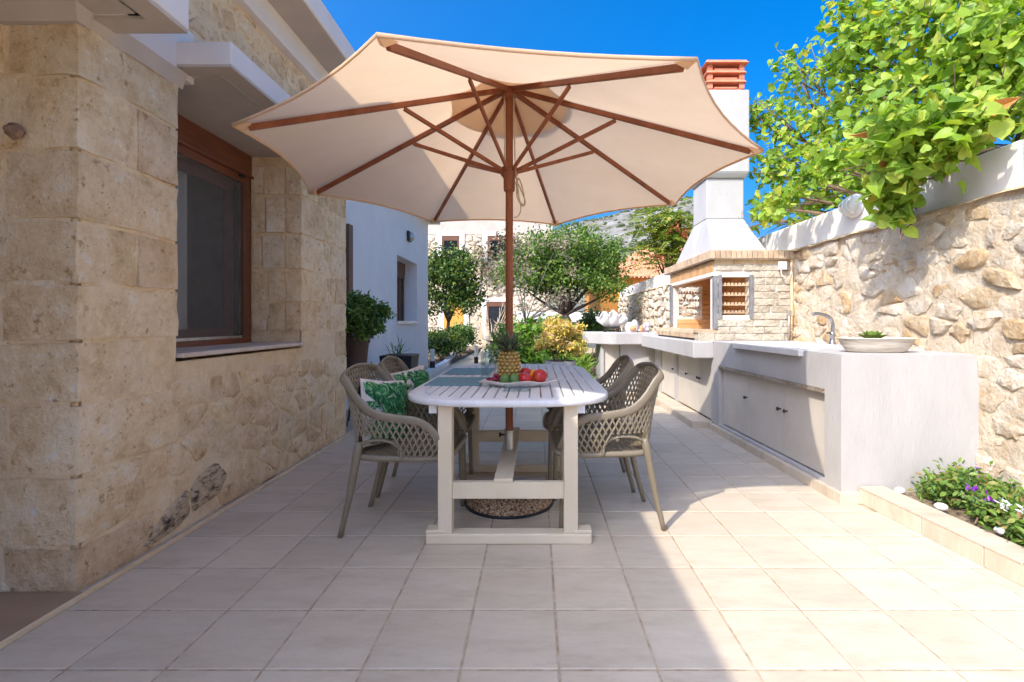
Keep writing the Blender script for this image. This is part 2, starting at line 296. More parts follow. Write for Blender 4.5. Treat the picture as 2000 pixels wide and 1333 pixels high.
# leaves ------------------------------------------------------------
def tmpl(kind_):
    if kind_ == 'heart':
        v = [(0, 0, 0), (-.26, -.16, .06), (-.5, .02, .10), (-.53, .34, .12), (-.32, .68, .05), (-.10, .88, -.06), (0, 1.02, -.13), (.10, .88, -.06), (.32, .68, .05), (.53, .34, .12), (.5, .02, .10), (.26, -.16, .06), (0, .42, -.05)]
        f = [(0, 12, 2, 1), (12, 4, 3, 2), (12, 6, 5, 4), (0, 11, 10, 12), (12, 10, 9, 8), (12, 8, 7, 6)]
    elif kind_ == 'oval':
        v = [(0, 0, 0), (-.24, .35, .06), (-.2, .72, .05), (0, 1, -.05), (.2, .72, .05), (.24, .35, .06), (0, .5, 0)]
        f = [(0, 6, 2, 1), (6, 3, 2), (0, 5, 4, 6), (6, 4, 3)]
    elif kind_ == 'blade':
        v = [(-.05, 0, 0), (.05, 0, 0), (-.06, .4, .05), (.06, .4, .05), (-.035, .75, .02), (.035, .75, .02), (0, 1, -.1)]
        f = [(0, 1, 3, 2), (2, 3, 5, 4), (4, 5, 6)]
    else:
        v = [(-.13, 0, 0), (.13, 0, 0), (.2, .5, .05), (0, 1, 0), (-.2, .5, .05)]; f = [(0, 1, 2, 3, 4)]
    return np.array(v, float), f
BIAS = np.array([-.68, -.71, .85])
def rotmats(n, up=.5, yaw=None):
    """random leaf frames; up: how much the leaf's normal leans to the sky"""
    nrm = rng.normal(size=(n, 3)); nrm = nrm + BIAS * up * 1.5 if up < 1 else nrm * .3 + np.array([0, 0, 1.]); nrm /= np.linalg.norm(nrm, axis=1)[:, None]
    t = rng.normal(size=(n, 3)); t -= (t * nrm).sum(1)[:, None] * nrm; t /= np.linalg.norm(t, axis=1)[:, None]
    return np.stack([np.cross(t, nrm), t, nrm], 2)
def leafmesh(name, pos, size, shape, mat, parent=None, up=.5, rots=None, smooth=False):
    v, f = tmpl(shape); n = len(pos); Rm = rotmats(n, up) if rots is None else rots
    s = size * rng.uniform(.65, 1.2, n) if np.isscalar(size) else size
    vv_ = np.repeat(v[None], n, 0); vv_[:, :, 2] *= rng.uniform(-.6, 3.0, n)[:, None]; vv_[:, :, 0] *= rng.uniform(.75, 1.1, n)[:, None]; vv_[:, :, 2] -= (rng.uniform(-.05, .45, n)[:, None]) * v[None, :, 1] ** 2
    V = pos[:, None, :] + np.einsum('nij,nkj->nki', Rm, vv_) * s[:, None, None]
    me = bpy.data.meshes.new(name); k = len(v)
    me.from_pydata(V.reshape(-1, 3), [], [tuple(i + q * k for i in ff) for q in range(n) for ff in f]); me.materials.append(mat)
    return link(name, me, parent)
def clumps(centres, per, sigma):
    """centres (n,4): x,y,z,r -> leaf positions in gaussian clumps"""
    out = []
    for c in centres:
        k = max(3, int(per * 2.6 * (c[3] / sigma) ** 2)); out.append(np.array(c[:3]) + rng.normal(size=(k, 3)) * c[3] * np.array([1, 1, .85]) * .55)
    return np.concatenate(out)
def ellipsoid_clumps(c, r, n, rr, flat=.3):
    d = rng.normal(size=(n, 3)); d /= np.linalg.norm(d, axis=1)[:, None]; d[:, 2] = np.where(d[:, 2] < -flat, -d[:, 2], d[:, 2])
    rad = rng.uniform(.45, 1.02, n)[:, None]
    p = np.array(c) + d * rad * np.array(r); return np.concatenate([p, rng.uniform(rr * .7, rr * 1.25, (n, 1))], 1)
def make_tree(name, label, cat, base, top, cent, leaf, mat, lsize, per, sigma, trunk_r, bark, group=None, shape='oval', limbs=9, extra=None):
    root = thing(name, label, cat, base, 0, group); B = Vector(base)
    m = MB(); T = Vector(top); mid = (B + T) / 2 + Vector((random.uniform(-.12, .12), random.uniform(-.1, .1), 0))
    m.tube(cat_rom([B - B, mid - B, T - B], 4), [trunk_r * (1 - .06 * i) for i in range(9)], 8)
    cs = [Vector(c[:3]) for c in cent]
    for c in random.sample(cs, min(limbs, len(cs))):
        md = T.lerp(c, .5) + Vector((random.uniform(-.1, .1),) * 3) * .6
        m.tube(cat_rom([T - B, md - B, c - B], 3), [trunk_r * q for q in (.5, .42, .35, .28, .22, .16, .1)], 6)
    m.build('trunk', bark, root, smooth=True)
    pos = clumps(cent, per, sigma) - np.array(base)
    leafmesh('crown', pos, lsize, shape, mat, root)
    return root

# stones ------------------------------------------------------------
def clip(poly, nx, ny, d):
    out = []
    for i in range(len(poly)):
        a, b = poly[i], poly[(i + 1) % len(poly)]; da = a[0] * nx + a[1] * ny - d; db = b[0] * nx + b[1] * ny - d
        if da <= 0: out.append(a)
        if (da < 0) != (db < 0) and da != db:
            t = da / (da - db); out.append((a[0] + (b[0] - a[0]) * t, a[1] + (b[1] - a[1]) * t))
    return out
def rubble(a0, a1, b0, b1, size, asp=1.5, jit=.42, seed=1, b1f=None):
    """irregular stone outlines filling a rectangle: voronoi cells of jittered courses"""
    rd = random.Random(seed); S = []; b = b0 + size * .4; row = 0
    while b < b1 + size * .3:
        a = a0 + rd.uniform(0, size * asp)
        while a < a1 + size * .3:
            s = rd.uniform(.6, 1.5); S.append((a + rd.uniform(-jit, jit) * size * .5, (b + rd.uniform(-jit, jit) * size) * asp)); a += size * asp * s
        b += size * .95; row += 1
    out = []
    for i, p in enumerate(S):
        poly = [(a0, b0 * asp), (a1, b0 * asp), (a1, b1 * asp), (a0, b1 * asp)]
        for j, q in enumerate(S):
            if i == j: continue
            dx, dy = q[0] - p[0], q[1] - p[1]
            if dx * dx + dy * dy > (size * asp * 3.2) ** 2: continue
            poly = clip(poly, dx, dy, (q[0] ** 2 + q[1] ** 2 - p[0] ** 2 - p[1] ** 2) / 2)
            if len(poly) < 3: break
        if len(poly) >= 3: out.append([(x, y / asp) for x, y in poly])
    return out
def parea(p): return abs(sum(p[i][0] * p[(i + 1) % len(p)][1] - p[(i + 1) % len(p)][0] * p[i][1] for i in range(len(p)))) / 2
def stone_geo(mb, poly, fmap, gap, proud, depth=.04, round_=True, rd=random):
    n = len(poly); cx = sum(p[0] for p in poly) / n; cy = sum(p[1] for p in poly) / n
    ext = math.sqrt(parea(poly)) / 2
    if ext < gap * 1.5: return False
    k = max(.35, 1 - gap / ext); poly = [(cx + (x - cx) * k, cy + (y - cy) * k) for x, y in poly]
    q = []
    for i in range(n):
        a, b = poly[i], poly[(i + 1) % n]; L = math.hypot(b[0] - a[0], b[1] - a[1])
        if round_:
            if L < ext * .3: q.append(((a[0] + b[0]) / 2, (a[1] + b[1]) / 2)); continue
            for t in ((.14, .86) if L < ext * .9 else (.12, .5, .88)): q.append((a[0] + (b[0] - a[0]) * t, a[1] + (b[1] - a[1]) * t))
        else:
            for t in ((.04, .35, .66, .96) if L > ext * 1.5 else (.05, .5, .95)): q.append((a[0] + (b[0] - a[0]) * t, a[1] + (b[1] - a[1]) * t))
    j = gap * .75; q = [(x + rd.uniform(-j, j), y + rd.uniform(-j, j)) for x, y in q]; m = len(q)
    tx, ty = rd.uniform(-.25, .25), rd.uniform(-.25, .25)
    def ring(s, d, jd): return [fmap(cx + (x - cx) * s, cy + (y - cy) * s, d + rd.uniform(-jd, jd) + proud * (tx * (x - cx) + ty * (y - cy)) / max(ext, .01)) for x, y in q]
    vs = ring(1.0, -depth, 0) + ring(1.0, proud * .35, proud * .2) + ring(.84 if round_ else .93, proud * .95, proud * .22) + [fmap(cx, cy, proud * 1.15)]
    fs = []
    for r in range(2):
        for i in range(m): fs.append((r * m + i, r * m + (i + 1) % m, (r + 1) * m + (i + 1) % m, (r + 1) * m + i))
    fs += [(2 * m + i, 2 * m + (i + 1) % m, 3 * m) for i in range(m)]
    mb.add(vs, fs); return True
def stone_obj(poly, fmap, gap, proud, mat, parent, name='stone', **k):
    mb = MB()
    if stone_geo(mb, poly, fmap, gap, proud, **k): return mb.build(name, mat, parent, auto=42)
def relief(a0, a1, b0, b1, fmap, step, amp, name, mat, parent, sc_=9, flip=False):
    na = max(1, int((a1 - a0) / step)); nb = max(1, int((b1 - b0) / step)); vs = []
    for j in range(nb + 1):
        for i in range(na + 1):
            a = a0 + (a1 - a0) * i / na; b = b0 + (b1 - b0) * j / nb
            d = noise.noise(Vector((a * sc_, b * sc_, 3.3))) * amp + noise.noise(Vector((a * sc_ * 3, b * sc_ * 3, 9.1))) * amp * .4
            vs.append(fmap(a, b, d))
    fs = [(j * (na + 1) + i, j * (na + 1) + i + 1, (j + 1) * (na + 1) + i + 1, (j + 1) * (na + 1) + i) for j in range(nb) for i in range(na)]
    return MB().add(vs, fs).build(name, mat, parent, smooth=True)
def block(x0, x1, y0, y1, z0, z1, mat, parent, amp=.008, name='stone', nseg=4):
    """a dressed stone: box with gridded, slightly uneven faces"""
    def seg(a, b): return max(2, min(nseg, int((b - a) / .07)))
    n = (seg(x0, x1), seg(y0, y1), seg(z0, z1)); lo = (x0, y0, z0); hi = (x1, y1, z1); idx = {}; vs = []; fs = []
    def vert(i):
        if i not in idx:
            p = Vector([lo[k] + (hi[k] - lo[k]) * i[k] / n[k] for k in range(3)])
            edge = sum(1 for k in range(3) if i[k] in (0, n[k]))
            c = Vector([(lo[k] + hi[k]) / 2 for k in range(3)])
            if edge >= 2: p += (c - p).normalized() * amp * (.7 + .6 * noise.noise(p * 13))
            p += Vector([noise.noise(p * 9 + Vector((k * 7.7, 0, 0))) for k in range(3)]) * amp
            idx[i] = len(vs); vs.append(p)
        return idx[i]
    for ax in range(3):
        u, v = (ax + 1) % 3, (ax + 2) % 3
        for e in (0, n[ax]):
            for i in range(n[u]):
                for j in range(n[v]):
                    q = []
                    for di, dj in ((0, 0), (1, 0), (1, 1), (0, 1)):
                        t = [0, 0, 0]; t[ax] = e; t[u] = i + di; t[v] = j + dj; q.append(vert(tuple(t)))
                    fs.append(tuple(q if e else q[::-1]))
    return MB().add(vs, fs).build(name, mat, parent, auto=50)
def X_face(x): return lambda a, b, d: (x + d, a, b)          # faces +X
def mX_face(x): return lambda a, b, d: (x - d, a, b)         # faces -X
def mY_face(y): return lambda a, b, d: (a, y - d, b)         # faces -Y

# ================================================================ SETTING
def sheet(name, x0, x1, y0, y1, z, mat):
    return kind(MB().add([(x0, y0, z), (x1, y0, z), (x1, y1, z), (x0, y1, z)], [(0, 1, 2, 3)]).build(name, mat), 'structure')
sheet('ground', -900, 900, -500, 1500, -.12, M_ground)
terrace = kind(MB().box(-6, 2.86, -6, 9.6, -.10, -.003).build('terrace_floor', M_grout), 'structure')
path = kind(MB().box(-3.4, -.55, 9.6, 21, -.10, -.006).build('path', M_tile), 'structure')
soil = kind(relief(-.55, 2.86, 8.5, 21, lambda a, b, d: (a, b, .02 + d), .15, .05, 'garden_soil', M_soil, None, 2), 'structure')
TX, TY, JT = .331, .3328, .0045
jx = [.4105 + TX * k for k in range(-7, 6)]; jy = [1.608 + TY * k for k in range(-1, 16)]
def tile_mesh(wx, wy):
    a, b, c, h = wx / 2, wy / 2, .0035, .012
    vs = [(-a, -b, -h), (a, -b, -h), (a, b, -h), (-a, b, -h), (-a, -b, -c * .6), (a, -b, -c * .6), (a, b, -c * .6), (-a, b, -c * .6),
          (-a + c, -b + c, 0), (a - c, -b + c, 0), (a - c, b - c, 0), (-a + c, b - c, 0)]
    return MB().add(vs, [(0, 1, 5, 4), (1, 2, 6, 5), (2, 3, 7, 6), (3, 0, 4, 7), (4, 5, 9, 8), (5, 6, 10, 9), (6, 7, 11, 10), (7, 4, 8, 11), (8, 9, 10, 11)])
tm = tile_mesh(TX - 2 * JT, TY - 2 * JT).mesh('tile', M_tile); tcut = tile_mesh(.06, TY - 2 * JT).mesh('cut_tile', M_tile)
for j in range(len(jy) - 1):
    yc = (jy[j] + jy[j + 1]) / 2
    for i in range(len(jx) - 1):
        if jx[i] > 1.72 and jy[j] > 5.2: continue
        o = link('tile', tm, terrace); o.location = ((jx[i] + jx[i + 1]) / 2, yc, random.uniform(-.0006, .0006))
    o = link('tile', tcut, terrace); o.location = (jx[0] - .034, yc, 0)
    if jy[j] < 2.9: o = link('tile', tm, terrace); o.location = (jx[-1] + TX / 2, yc, -.0003)
mb = MB()
for jj in list(range(16, 24)) + list(range(-18, -1)):
    y0 = 1.608 + TY * (jj - 1)
    for i in range(-13, 6):
        x0 = .4105 + TX * i
        if jj < 16 and x0 < -1.92: continue
        if jj >= 16 and (x0 > 1.4): continue
        t = tile_mesh(TX - 2 * JT, TY - 2 * JT); mb.add([(v[0] + x0 + TX / 2, v[1] + y0 + TY / 2, v[2]) for v in t.v], t.f)
kind(mb.build('tile_field', M_tile, terrace), 'stuff')

# hillside ---------------------------------------------------------
def ev(t): return float(np.interp(t, [-1.2, -.6, 0, .06, .14, .24, .31, .36, .42, .5, .6, .9], [.05, .10, .165, .196, .213, .229, .243, .238, .18, .10, .06, .04]))
nx_, ny_ = 110, 44; vs = []
for j in range(ny_ + 1):
    y = 150 + 420 * j / ny_
    for i in range(nx_ + 1):
        t = -1.2 + 2.1 * i / nx_; x = t * y; rise = min(1, max(0, (y - 150) / 330)); rise = rise * rise * (3 - 2 * rise)
        z = ev(t) * 480 * rise + noise.fractal(Vector((x * .012, y * .012, 1)), 1, 2, 6) * 7 * rise + noise.noise(Vector((x * .06, y * .06, 4))) * 1.8 * rise
        if y > 480: z *= 1 - (y - 480) / 150
        vs.append((x, y, z - .5))
hill = kind(MB().add(vs, [(j * (nx_ + 1) + i, j * (nx_ + 1) + i + 1, (j + 1) * (nx_ + 1) + i + 1, (j + 1) * (nx_ + 1) + i) for j in range(ny_) for i in range(nx_)]).build('hillside', M_hill, smooth=True), 'structure')
mb = MB(); hv = vs
for q in range(1500):
    i = random.randrange(nx_ - 60, nx_ - 14) if q % 4 else random.randrange(nx_); j = random.randrange(6, 36); a = Vector(hv[j * (nx_ + 1) + i]); b = Vector(hv[(j + 1) * (nx_ + 1) + i + 1]); p = a.lerp(b, random.random())
    p.x += random.uniform(-3, 3); r = random.uniform(.9, 2.4); mb.ball(p, r, 6, 4, (1, 1, .75))
kind(mb.build('hillside_scrub', M_scrub, smooth=True), 'stuff', 'dark low scrub dotted over the rocky hillside', 'scrub')

# ================================================================ STONE HOUSE (left)
house = thing('stone_house', 'warm limestone house with recessed wooden window along the left of the terrace', 'house', (0, 0, 0))
WX, WY, WE = -1.97, 2.06, 4.97
WZ0, WZ1, JA, JB = .965, 2.547, 2.633, 4.02
core = MB()
c_ = .012
core.box(WX - .42, WX - c_, WY + c_, WE, 0, WZ0 - .03).box(WX - .42, WX - c_, WY + c_, JA - c_, WZ0 - .03, WZ1).box(WX - .42, WX - c_, JB + c_, WE, WZ0 - .03, WZ1)
core.box(WX - .42, WX - c_, WY + c_, WE, WZ1 + .14, 3.6).box(-6, WX - .42, WY + c_, WY + .4, 0, 3.6).box(-6, -5.8, WY + .4, WE, 0, 3.6).box(-6, WX - .42, WE - .2, WE, 0, 3.6)
wall = core.build('wall', M_mortarL, house)
MB().box(-6, WX - .42, WY + .4, WE - .2, 3.4, 3.6).build('ceiling', M_room, house)
fX, fY = X_face(WX), mY_face(WY); fXm = X_face(WX + .001)
relief(WY + .02, WE, 0, WZ0 - .02, fXm, .03, .011, 'mortar_face', M_mortarL, wall)
relief(WY + .02, JA - .01, WZ0 - .02, 2.53, fXm, .03, .011, 'mortar_face', M_mortarL, wall)
relief(JB + .01, WE, WZ0 - .02, 2.6, fXm, .03, .011, 'mortar_face', M_mortarL, wall)
relief(WY + .02, WE, 2.68, 3.3, fX, .03, .011, 'mortar_face', M_mortarL, wall)
relief(-5, WX - .03, 0, 2.5, mY_face(WY + .001), .03, .010, 'mortar_face', M_mortarL, wall)
rows = [-.02, .2, .50, .81, 1.08, 1.33, 1.60, 1.90, 2.22, 2.47]
rd = random.Random(5)
def pickL(): return rd.choice([M_stoneL, M_stoneL, M_stoneL, M_stoneO]) 
def rectp(a0, a1, b0, b1, j=.012): return [(a0 + rd.uniform(-j, j), b0 + rd.uniform(-j, j)), (a1 + rd.uniform(-j, j), b0 + rd.uniform(-j, j)), (a1 + rd.uniform(-j, j), b1 + rd.uniform(-j, j)), (a0 + rd.uniform(-j, j), b1 + rd.uniform(-j, j))]
for r in range(9):
    z0, z1 = rows[r] + .006, rows[r + 1] - .006
    lx = .30 + .22 * (r % 2) + rd.uniform(-.04, .04); ly = [.42, .36, .58, .34, .575, .33, .575, .30, .575][r]
    if r in (5, 7): ly = .30
    # corner stone: one block turning the corner, same stone on both faces
    block(WX - lx, WX + .012, WY - .012, WY + ly, z0, z1, M_stoneO if r == 0 else M_stoneL, wall, .011, nseg=8)
    a = WX - lx - .012
    while a > -4.4:
        wd = rd.uniform(.22, .52); block(a - wd + .004, a - .004, WY - rd.uniform(.006, .02), WY + .08, z0 + rd.uniform(-.004, .006), z1 + rd.uniform(-.006, .004), M_stoneL, wall, .014, nseg=7); a -= wd
    if z0 > WZ0 - .1 and r < 9:
        e = JA - .004; a = WY + ly + .01
        if e - a > .08: block(WX - .12, WX + .012, a, e, z0, z1, M_stoneO if r in (5, 7) else M_stoneL, wall, .007)
        block(WX - .40, WX - .12, JA - .2, JA, z0, z1, M_stoneS, wall, .006)
        # far jamb, seen in the reveal
        zz0, zz1 = max(z0, WZ0 + .02), z1
        l2 = .30 + .18 * (r % 2)
        block(WX - .12, WX + .012, JB - .008, JB + l2, zz0, zz1, pickL(), wall, .008)
        k = WX - .12 - rd.uniform(.12, .2); block(k, WX - .125, JB - .010, JB + .1, zz0, zz1, M_stoneL, wall, .012)
        block(WX - .41, k - .005, JB - .006, JB + .1, zz0, zz1, pickL(), wall, .012)
        # quoins at the far corner
        block(WX - .2, WX + .010, WE - .26 - .12 * ((r + 1) % 2), WE + .006, z0, z1, pickL(), wall, .008)
        for p in rubble(JB + l2 + .02, WE - .28 - .12 * ((r + 1) % 2), z0, z1, .13, 1.25, seed=40 + r): stone_obj(p, fX, .012, rd.uniform(.005, .013), pickL(), wall)
    else:
        block(WX - .2, WX + .010, WE - .26 - .12 * ((r + 1) % 2), WE + .006, z0, z1, pickL(), wall, .008)
for p in rubble(WY + .5, WE - .3, .0, WZ0 - .12, .15, 1.6, .6, seed=3):
    cx = sum(q[0] for q in p) / len(p); cz = sum(q[1] for q in p) / len(p)
    if cx < WY + .66 and cz > .5: continue
    if 2.42 < cx < 3.0 and cz < .27: continue
    if cx < 2.55 and cz < .2: continue
    m = rd.choice([M_stoneL, M_stoneL, M_stoneO, M_stoneO, M_stoneL])
    stone_obj(p, fX, rd.uniform(.006, .014), rd.uniform(.006, .014), m, wall)
# the long blackened stone low on the wall
stone_obj([(2.36, .02), (2.60, .02), (2.74, .07), (2.72, .22), (2.60, .19), (2.44, .10)], fX, .004, .014, M_stoneD, wall)
stone_obj([(2.75, .06), (2.98, .10), (3.06, .19), (2.97, .30), (2.84, .29), (2.73, .21)], fX, .004, .015, M_stoneD, wall)
for p in rubble(WY + .1, WE - .02, 2.82, 3.26, .14, 1.3, seed=9): stone_obj(p, fX, .016, rd.uniform(.006, .016), rd.choice([M_stoneL, M_stoneL, M_stoneO]), wall)
# iron stub in the front wall
MB().lathe([(.03, 0), (.038, .012), (.03, .03), (.018, .036), (.012, .05), (.001, .052)], (0, 0, 0), 7).build('rusty_stub', M_rust, wall).matrix_world = Matrix.Translation((-2.20, WY - .02, 1.97)) @ Matrix.Rotation(R(90), 4, 'X')
# porch floor with its sandy edge
porch = kind(MB().box(-6, WX + .045, -6, WY - .012, -.09, .012).build('porch_floor', M_porch), 'structure')
MB().box(WX + .045, WX + .062, -6, WE, -.09, .014).build('mortar_edge', M_mortarL, porch)
MB().box(-6, WX, -1.9, -1.5, 0, 2.512).box(-6, -5.7, -1.5, WY, 0, 2.512).build('unseen_porch_wall', M_mortarL, house)  # unseen walls, added to keep sky light off the house front
# balcony slab over the porch, with a drip groove in the soffit and a parapet above
bal = MB().box(-6, -1.62, -1.15, 2.20, 2.512, 2.80).build('balcony_slab', M_plaster, house, bevel=.008)
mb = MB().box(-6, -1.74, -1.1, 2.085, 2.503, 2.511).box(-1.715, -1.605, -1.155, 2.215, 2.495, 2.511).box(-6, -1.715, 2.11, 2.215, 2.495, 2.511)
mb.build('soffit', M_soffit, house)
MB().box(-1.80, -1.60, -1.16, 2.22, 2.512, 3.31).build('parapet', M_plaster, house, bevel=.01)
MB().box(-6, -1.80, 2.03, 2.22, 2.80, 3.31).build('parapet', M_plaster, house)
MB().box(WX - .05, WX + .022, WY, 2.74, 2.515, 2.80).build('lintel_band', M_plaster, house, bevel=.006)
mb = MB(); 
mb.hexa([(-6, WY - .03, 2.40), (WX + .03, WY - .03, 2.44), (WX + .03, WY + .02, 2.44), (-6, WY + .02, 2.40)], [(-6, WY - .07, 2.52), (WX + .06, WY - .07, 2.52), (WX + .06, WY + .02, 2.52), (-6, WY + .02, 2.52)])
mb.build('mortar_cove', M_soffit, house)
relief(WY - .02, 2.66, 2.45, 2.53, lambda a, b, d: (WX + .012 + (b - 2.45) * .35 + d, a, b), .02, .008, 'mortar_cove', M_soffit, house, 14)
# window canopy
cy1 = 5.0
MB().box(WX - .42, -1.65, 2.60, cy1, 2.56, 2.685).build('window_canopy', M_plaster, house, bevel=.006)
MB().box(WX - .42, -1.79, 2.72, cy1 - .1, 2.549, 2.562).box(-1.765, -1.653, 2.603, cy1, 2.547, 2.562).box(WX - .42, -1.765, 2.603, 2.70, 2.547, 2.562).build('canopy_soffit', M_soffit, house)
# eaves
MB().box(WX - .1, -1.90, 1.75, 5.15, 3.26, 3.45).build('eaves_moulding', M_plaster, house, bevel=.012)
MB().box(-6, -1.64, 1.7, 5.25, 3.45, 3.63).build('eaves_fascia', M_plaster, house, bevel=.01)
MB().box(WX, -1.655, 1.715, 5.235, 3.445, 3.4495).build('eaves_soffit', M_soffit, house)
MB().box(-6, -1.70, 1.8, 5.2, 3.63, 3.70).build('roof', M_roof, house)
# window
win = thing('tmp', '', ''); bpy.data.objects.remove(win)
fr = MB().box(-2.42, -2.375, JA, JB, 2.36, 2.547).box(-2.43, -2.355, JA, JB, 2.355, 2.375).build('window', M_frame, house, bevel=.004)
fx = -2.40
mb = MB().box(fx - .05, fx + .015, JB - .055, JB, .99, 2.357).box(fx - .05, fx + .015, JA, JA + .055, .99, 2.357).box(fx - .05, fx + .02, JA, JB, .985, 1.03).box(fx - .05, fx + .01, JA, JB, 2.30, 2.357)
mb.build('frame', M_frame, fr, bevel=.003)
MB().box(fx - .02, fx + .02, JB - .075, JB - .058, 1.03, 2.30).box(fx - .02, fx + .02, JB - .11, JB - .092, 1.03, 2.30).box(fx - .04, fx + .018, JB - .092, JB - .075, 1.03, 2.30).build('shutter_rail', M_brownm, fr)
MB().box(fx - .002, fx, JA + .05, JB - .11, 1.05, 2.30).build('insect_screen', M_screen, fr)
MB().box(fx - .003, fx + .012, JA + .05, JB - .11, 1.032, 1.052).build('screen_rail', M_steel, fr)
MB().box(fx - .09, fx - .06, JA + .05, JA + .13, 1.03, 2.3).box(fx - .09, fx - .06, JB - .20, JB - .12, 1.03, 2.3).box(fx - .09, fx - .06, JA + .13, JB - .2, 1.03, 1.11).box(fx - .09, fx - .06, JA + .13, JB - .2, 2.22, 2.3).build('sash', M_frame, fr)
MB().box(fx - .078, fx - .074, JA + .13, JB - .2, 1.11, 2.22).build('pane', M_glass, fr)
mb = MB(); pts = []
for k in range(40): pts.append((JA + .40 + k * .0105, math.sin(k * 1.3) * .012))
mb.add([(fx - .105 + b, a, z) for z in (1.1, 2.24) for a, b in pts], [(i, i + 1, 41 + i - 0, 40 + i) for i in range(39)]).build('curtain', M_curtain, fr, smooth=True)
MB().box(fx - .005, fx + .03, JB - .16, JB - .11, 2.335, 2.352).build('latch', M_black, fr)
MB().box(WX - .40, WX + .035, JA - .0, JB + .0, .965, .992).build('sill', M_sill, house, bevel=.005)

# ================================================================ WHITE WING
wing = thing('white_wing', 'plain white rendered wing set back beyond the stone house', 'house', (0, 0, 0))
QX, Q0, Q1, QH = -2.5, 4.985, 11.15, 3.45
wy0, wy1, wz0, wz1 = 8.66, 10.12, 1.17, 2.37
mb = MB().box(-6, QX, Q0, wy0, -.02, QH).box(-6, QX, wy1, Q1, -.02, QH).box(-6, QX, wy0, wy1, -.02, wz0).box(-6, QX, wy0, wy1, wz1, QH).box(-6, QX - .35, wy0, wy1, wz0, wz1)
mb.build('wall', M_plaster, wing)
MB().box(-6, QX + .25, Q0, Q1 + .2, QH, QH + .2).build('eaves', M_plaster, wing, bevel=.01)
wf = MB().box(QX - .30, QX - .25, wy0, wy1, wz1 - .25, wz1).box(QX - .31, QX - .27, wy1 - .08, wy1, wz0, wz1 - .25).box(QX - .31, QX - .27, wy0, wy0 + .08, wz0, wz1 - .25).box(QX - .31, QX - .26, wy0, wy1, wz1 - .32, wz1 - .25).build('window', M_brownm, wing)
MB().box(QX - .33, QX - .29, wy0 + .08, wy0 + .5, wz0, wz1 - .3).box(QX - .33, QX - .29, wy1 - .3, wy1 - .22, wz0, wz1 - .3).build('sash', M_frame, wf)
MB().box(QX - .325, QX - .32, wy0, wy1, wz0, wz1 - .3).build('pane', M_glass, wf)
MB().box(QX - .3, QX + .04, wy0 - .06, wy1 + .06, wz0 - .05, wz0 + .003).build('sill', M_marble, wing)
MB().box(QX + .002, QX + .05, 6.30, 6.44, .3, 2.45).build('side_shutter', M_brownm, wing)
lt = thing('wall_lamp', 'small dark bulkhead lamp high on the white wing wall', 'lamp', (QX, 9.4, 2.83))
MB().box(0, .05, -.11, .11, -.10, .10).build('back_plate', M_dark, lt, bevel=.02)
MB().ball((.07, 0, -.01), .09, 12, 8, (.7, 1, .9)).build('shade', M_steel, lt, smooth=True)

# ================================================================ FAR STONE BUILDING
far = thing('distant_stone_house', 'tall pale stone house at the far end of the path', 'house', (0, 0, 0))
FY = 21.5
FA = lambda u: (u - 1046) * FY / 937
MB().box(-9, .75, FY, FY + 6, -.1, 6.6).build('wall', M_mortarR, far)
MB().box(-9.3, 1.2, FY - .5, FY + 6, 6.6, 6.85).build('eaves', M_plaster, far)
MB().box(-9, .76, FY - .02, FY + .1, 5.05, 6.6).build('plaster_band', M_soffit, far)
ff = mY_face(FY - .0)
mb = MB()
wins = [(-4.2, -3.4, 3.85, 5.0), (-2.15, -1.2, 3.9, 5.0), (-4.1, -3.2, -.1, 2.1), (-2.2, -1.3, -.1, 2.05)]
for p in rubble(-6.2, .74, 0, 5.03, .22, 1.5, seed=21):
    cx = sum(q[0] for q in p) / len(p); cz = sum(q[1] for q in p) / len(p)
    if any(a - .25 < cx < b + .25 and c - .15 < cz < d + .2 for a, b, c, d in wins): continue
    stone_geo(mb, p, ff, .022, rd.uniform(.03, .08))
kind(mb.build('stone_facing', M_stoneR, far, auto=40), 'stuff')
for k, (a, b, c, d) in enumerate(wins):
    s = .22
    sur = MB().box(a - s, a, FY - .06, FY + .05, c - .1, d + .15).box(b, b + s, FY - .06, FY + .05, c - .1, d + .15).box(a, b, FY - .06, FY + .05, d, d + .15)
    sur.build('surround', M_plaster, far)
    if k == 2:
        MB().box(a, b, FY - .05, FY + .0, c, d).build('door', M_orange, far)
        continue
    f = MB().box(a, a + .1, FY - .05, FY + .02, c, d).box(b - .1, b, FY - .05, FY + .02, c, d).box(a + .1, b - .1, FY - .05, FY + .02, d - .22, d).build('door' if k == 3 else 'window', M_brownm, far)
    MB().box(a + .1, b - .1, FY - .02, FY - .01, c, d - .22).build('pane', M_glass if k < 2 else M_black, f)
    MB().box(a + .1, b - .1, FY + .0, FY + .02, c, d - .22).build('interior', M_black, f)
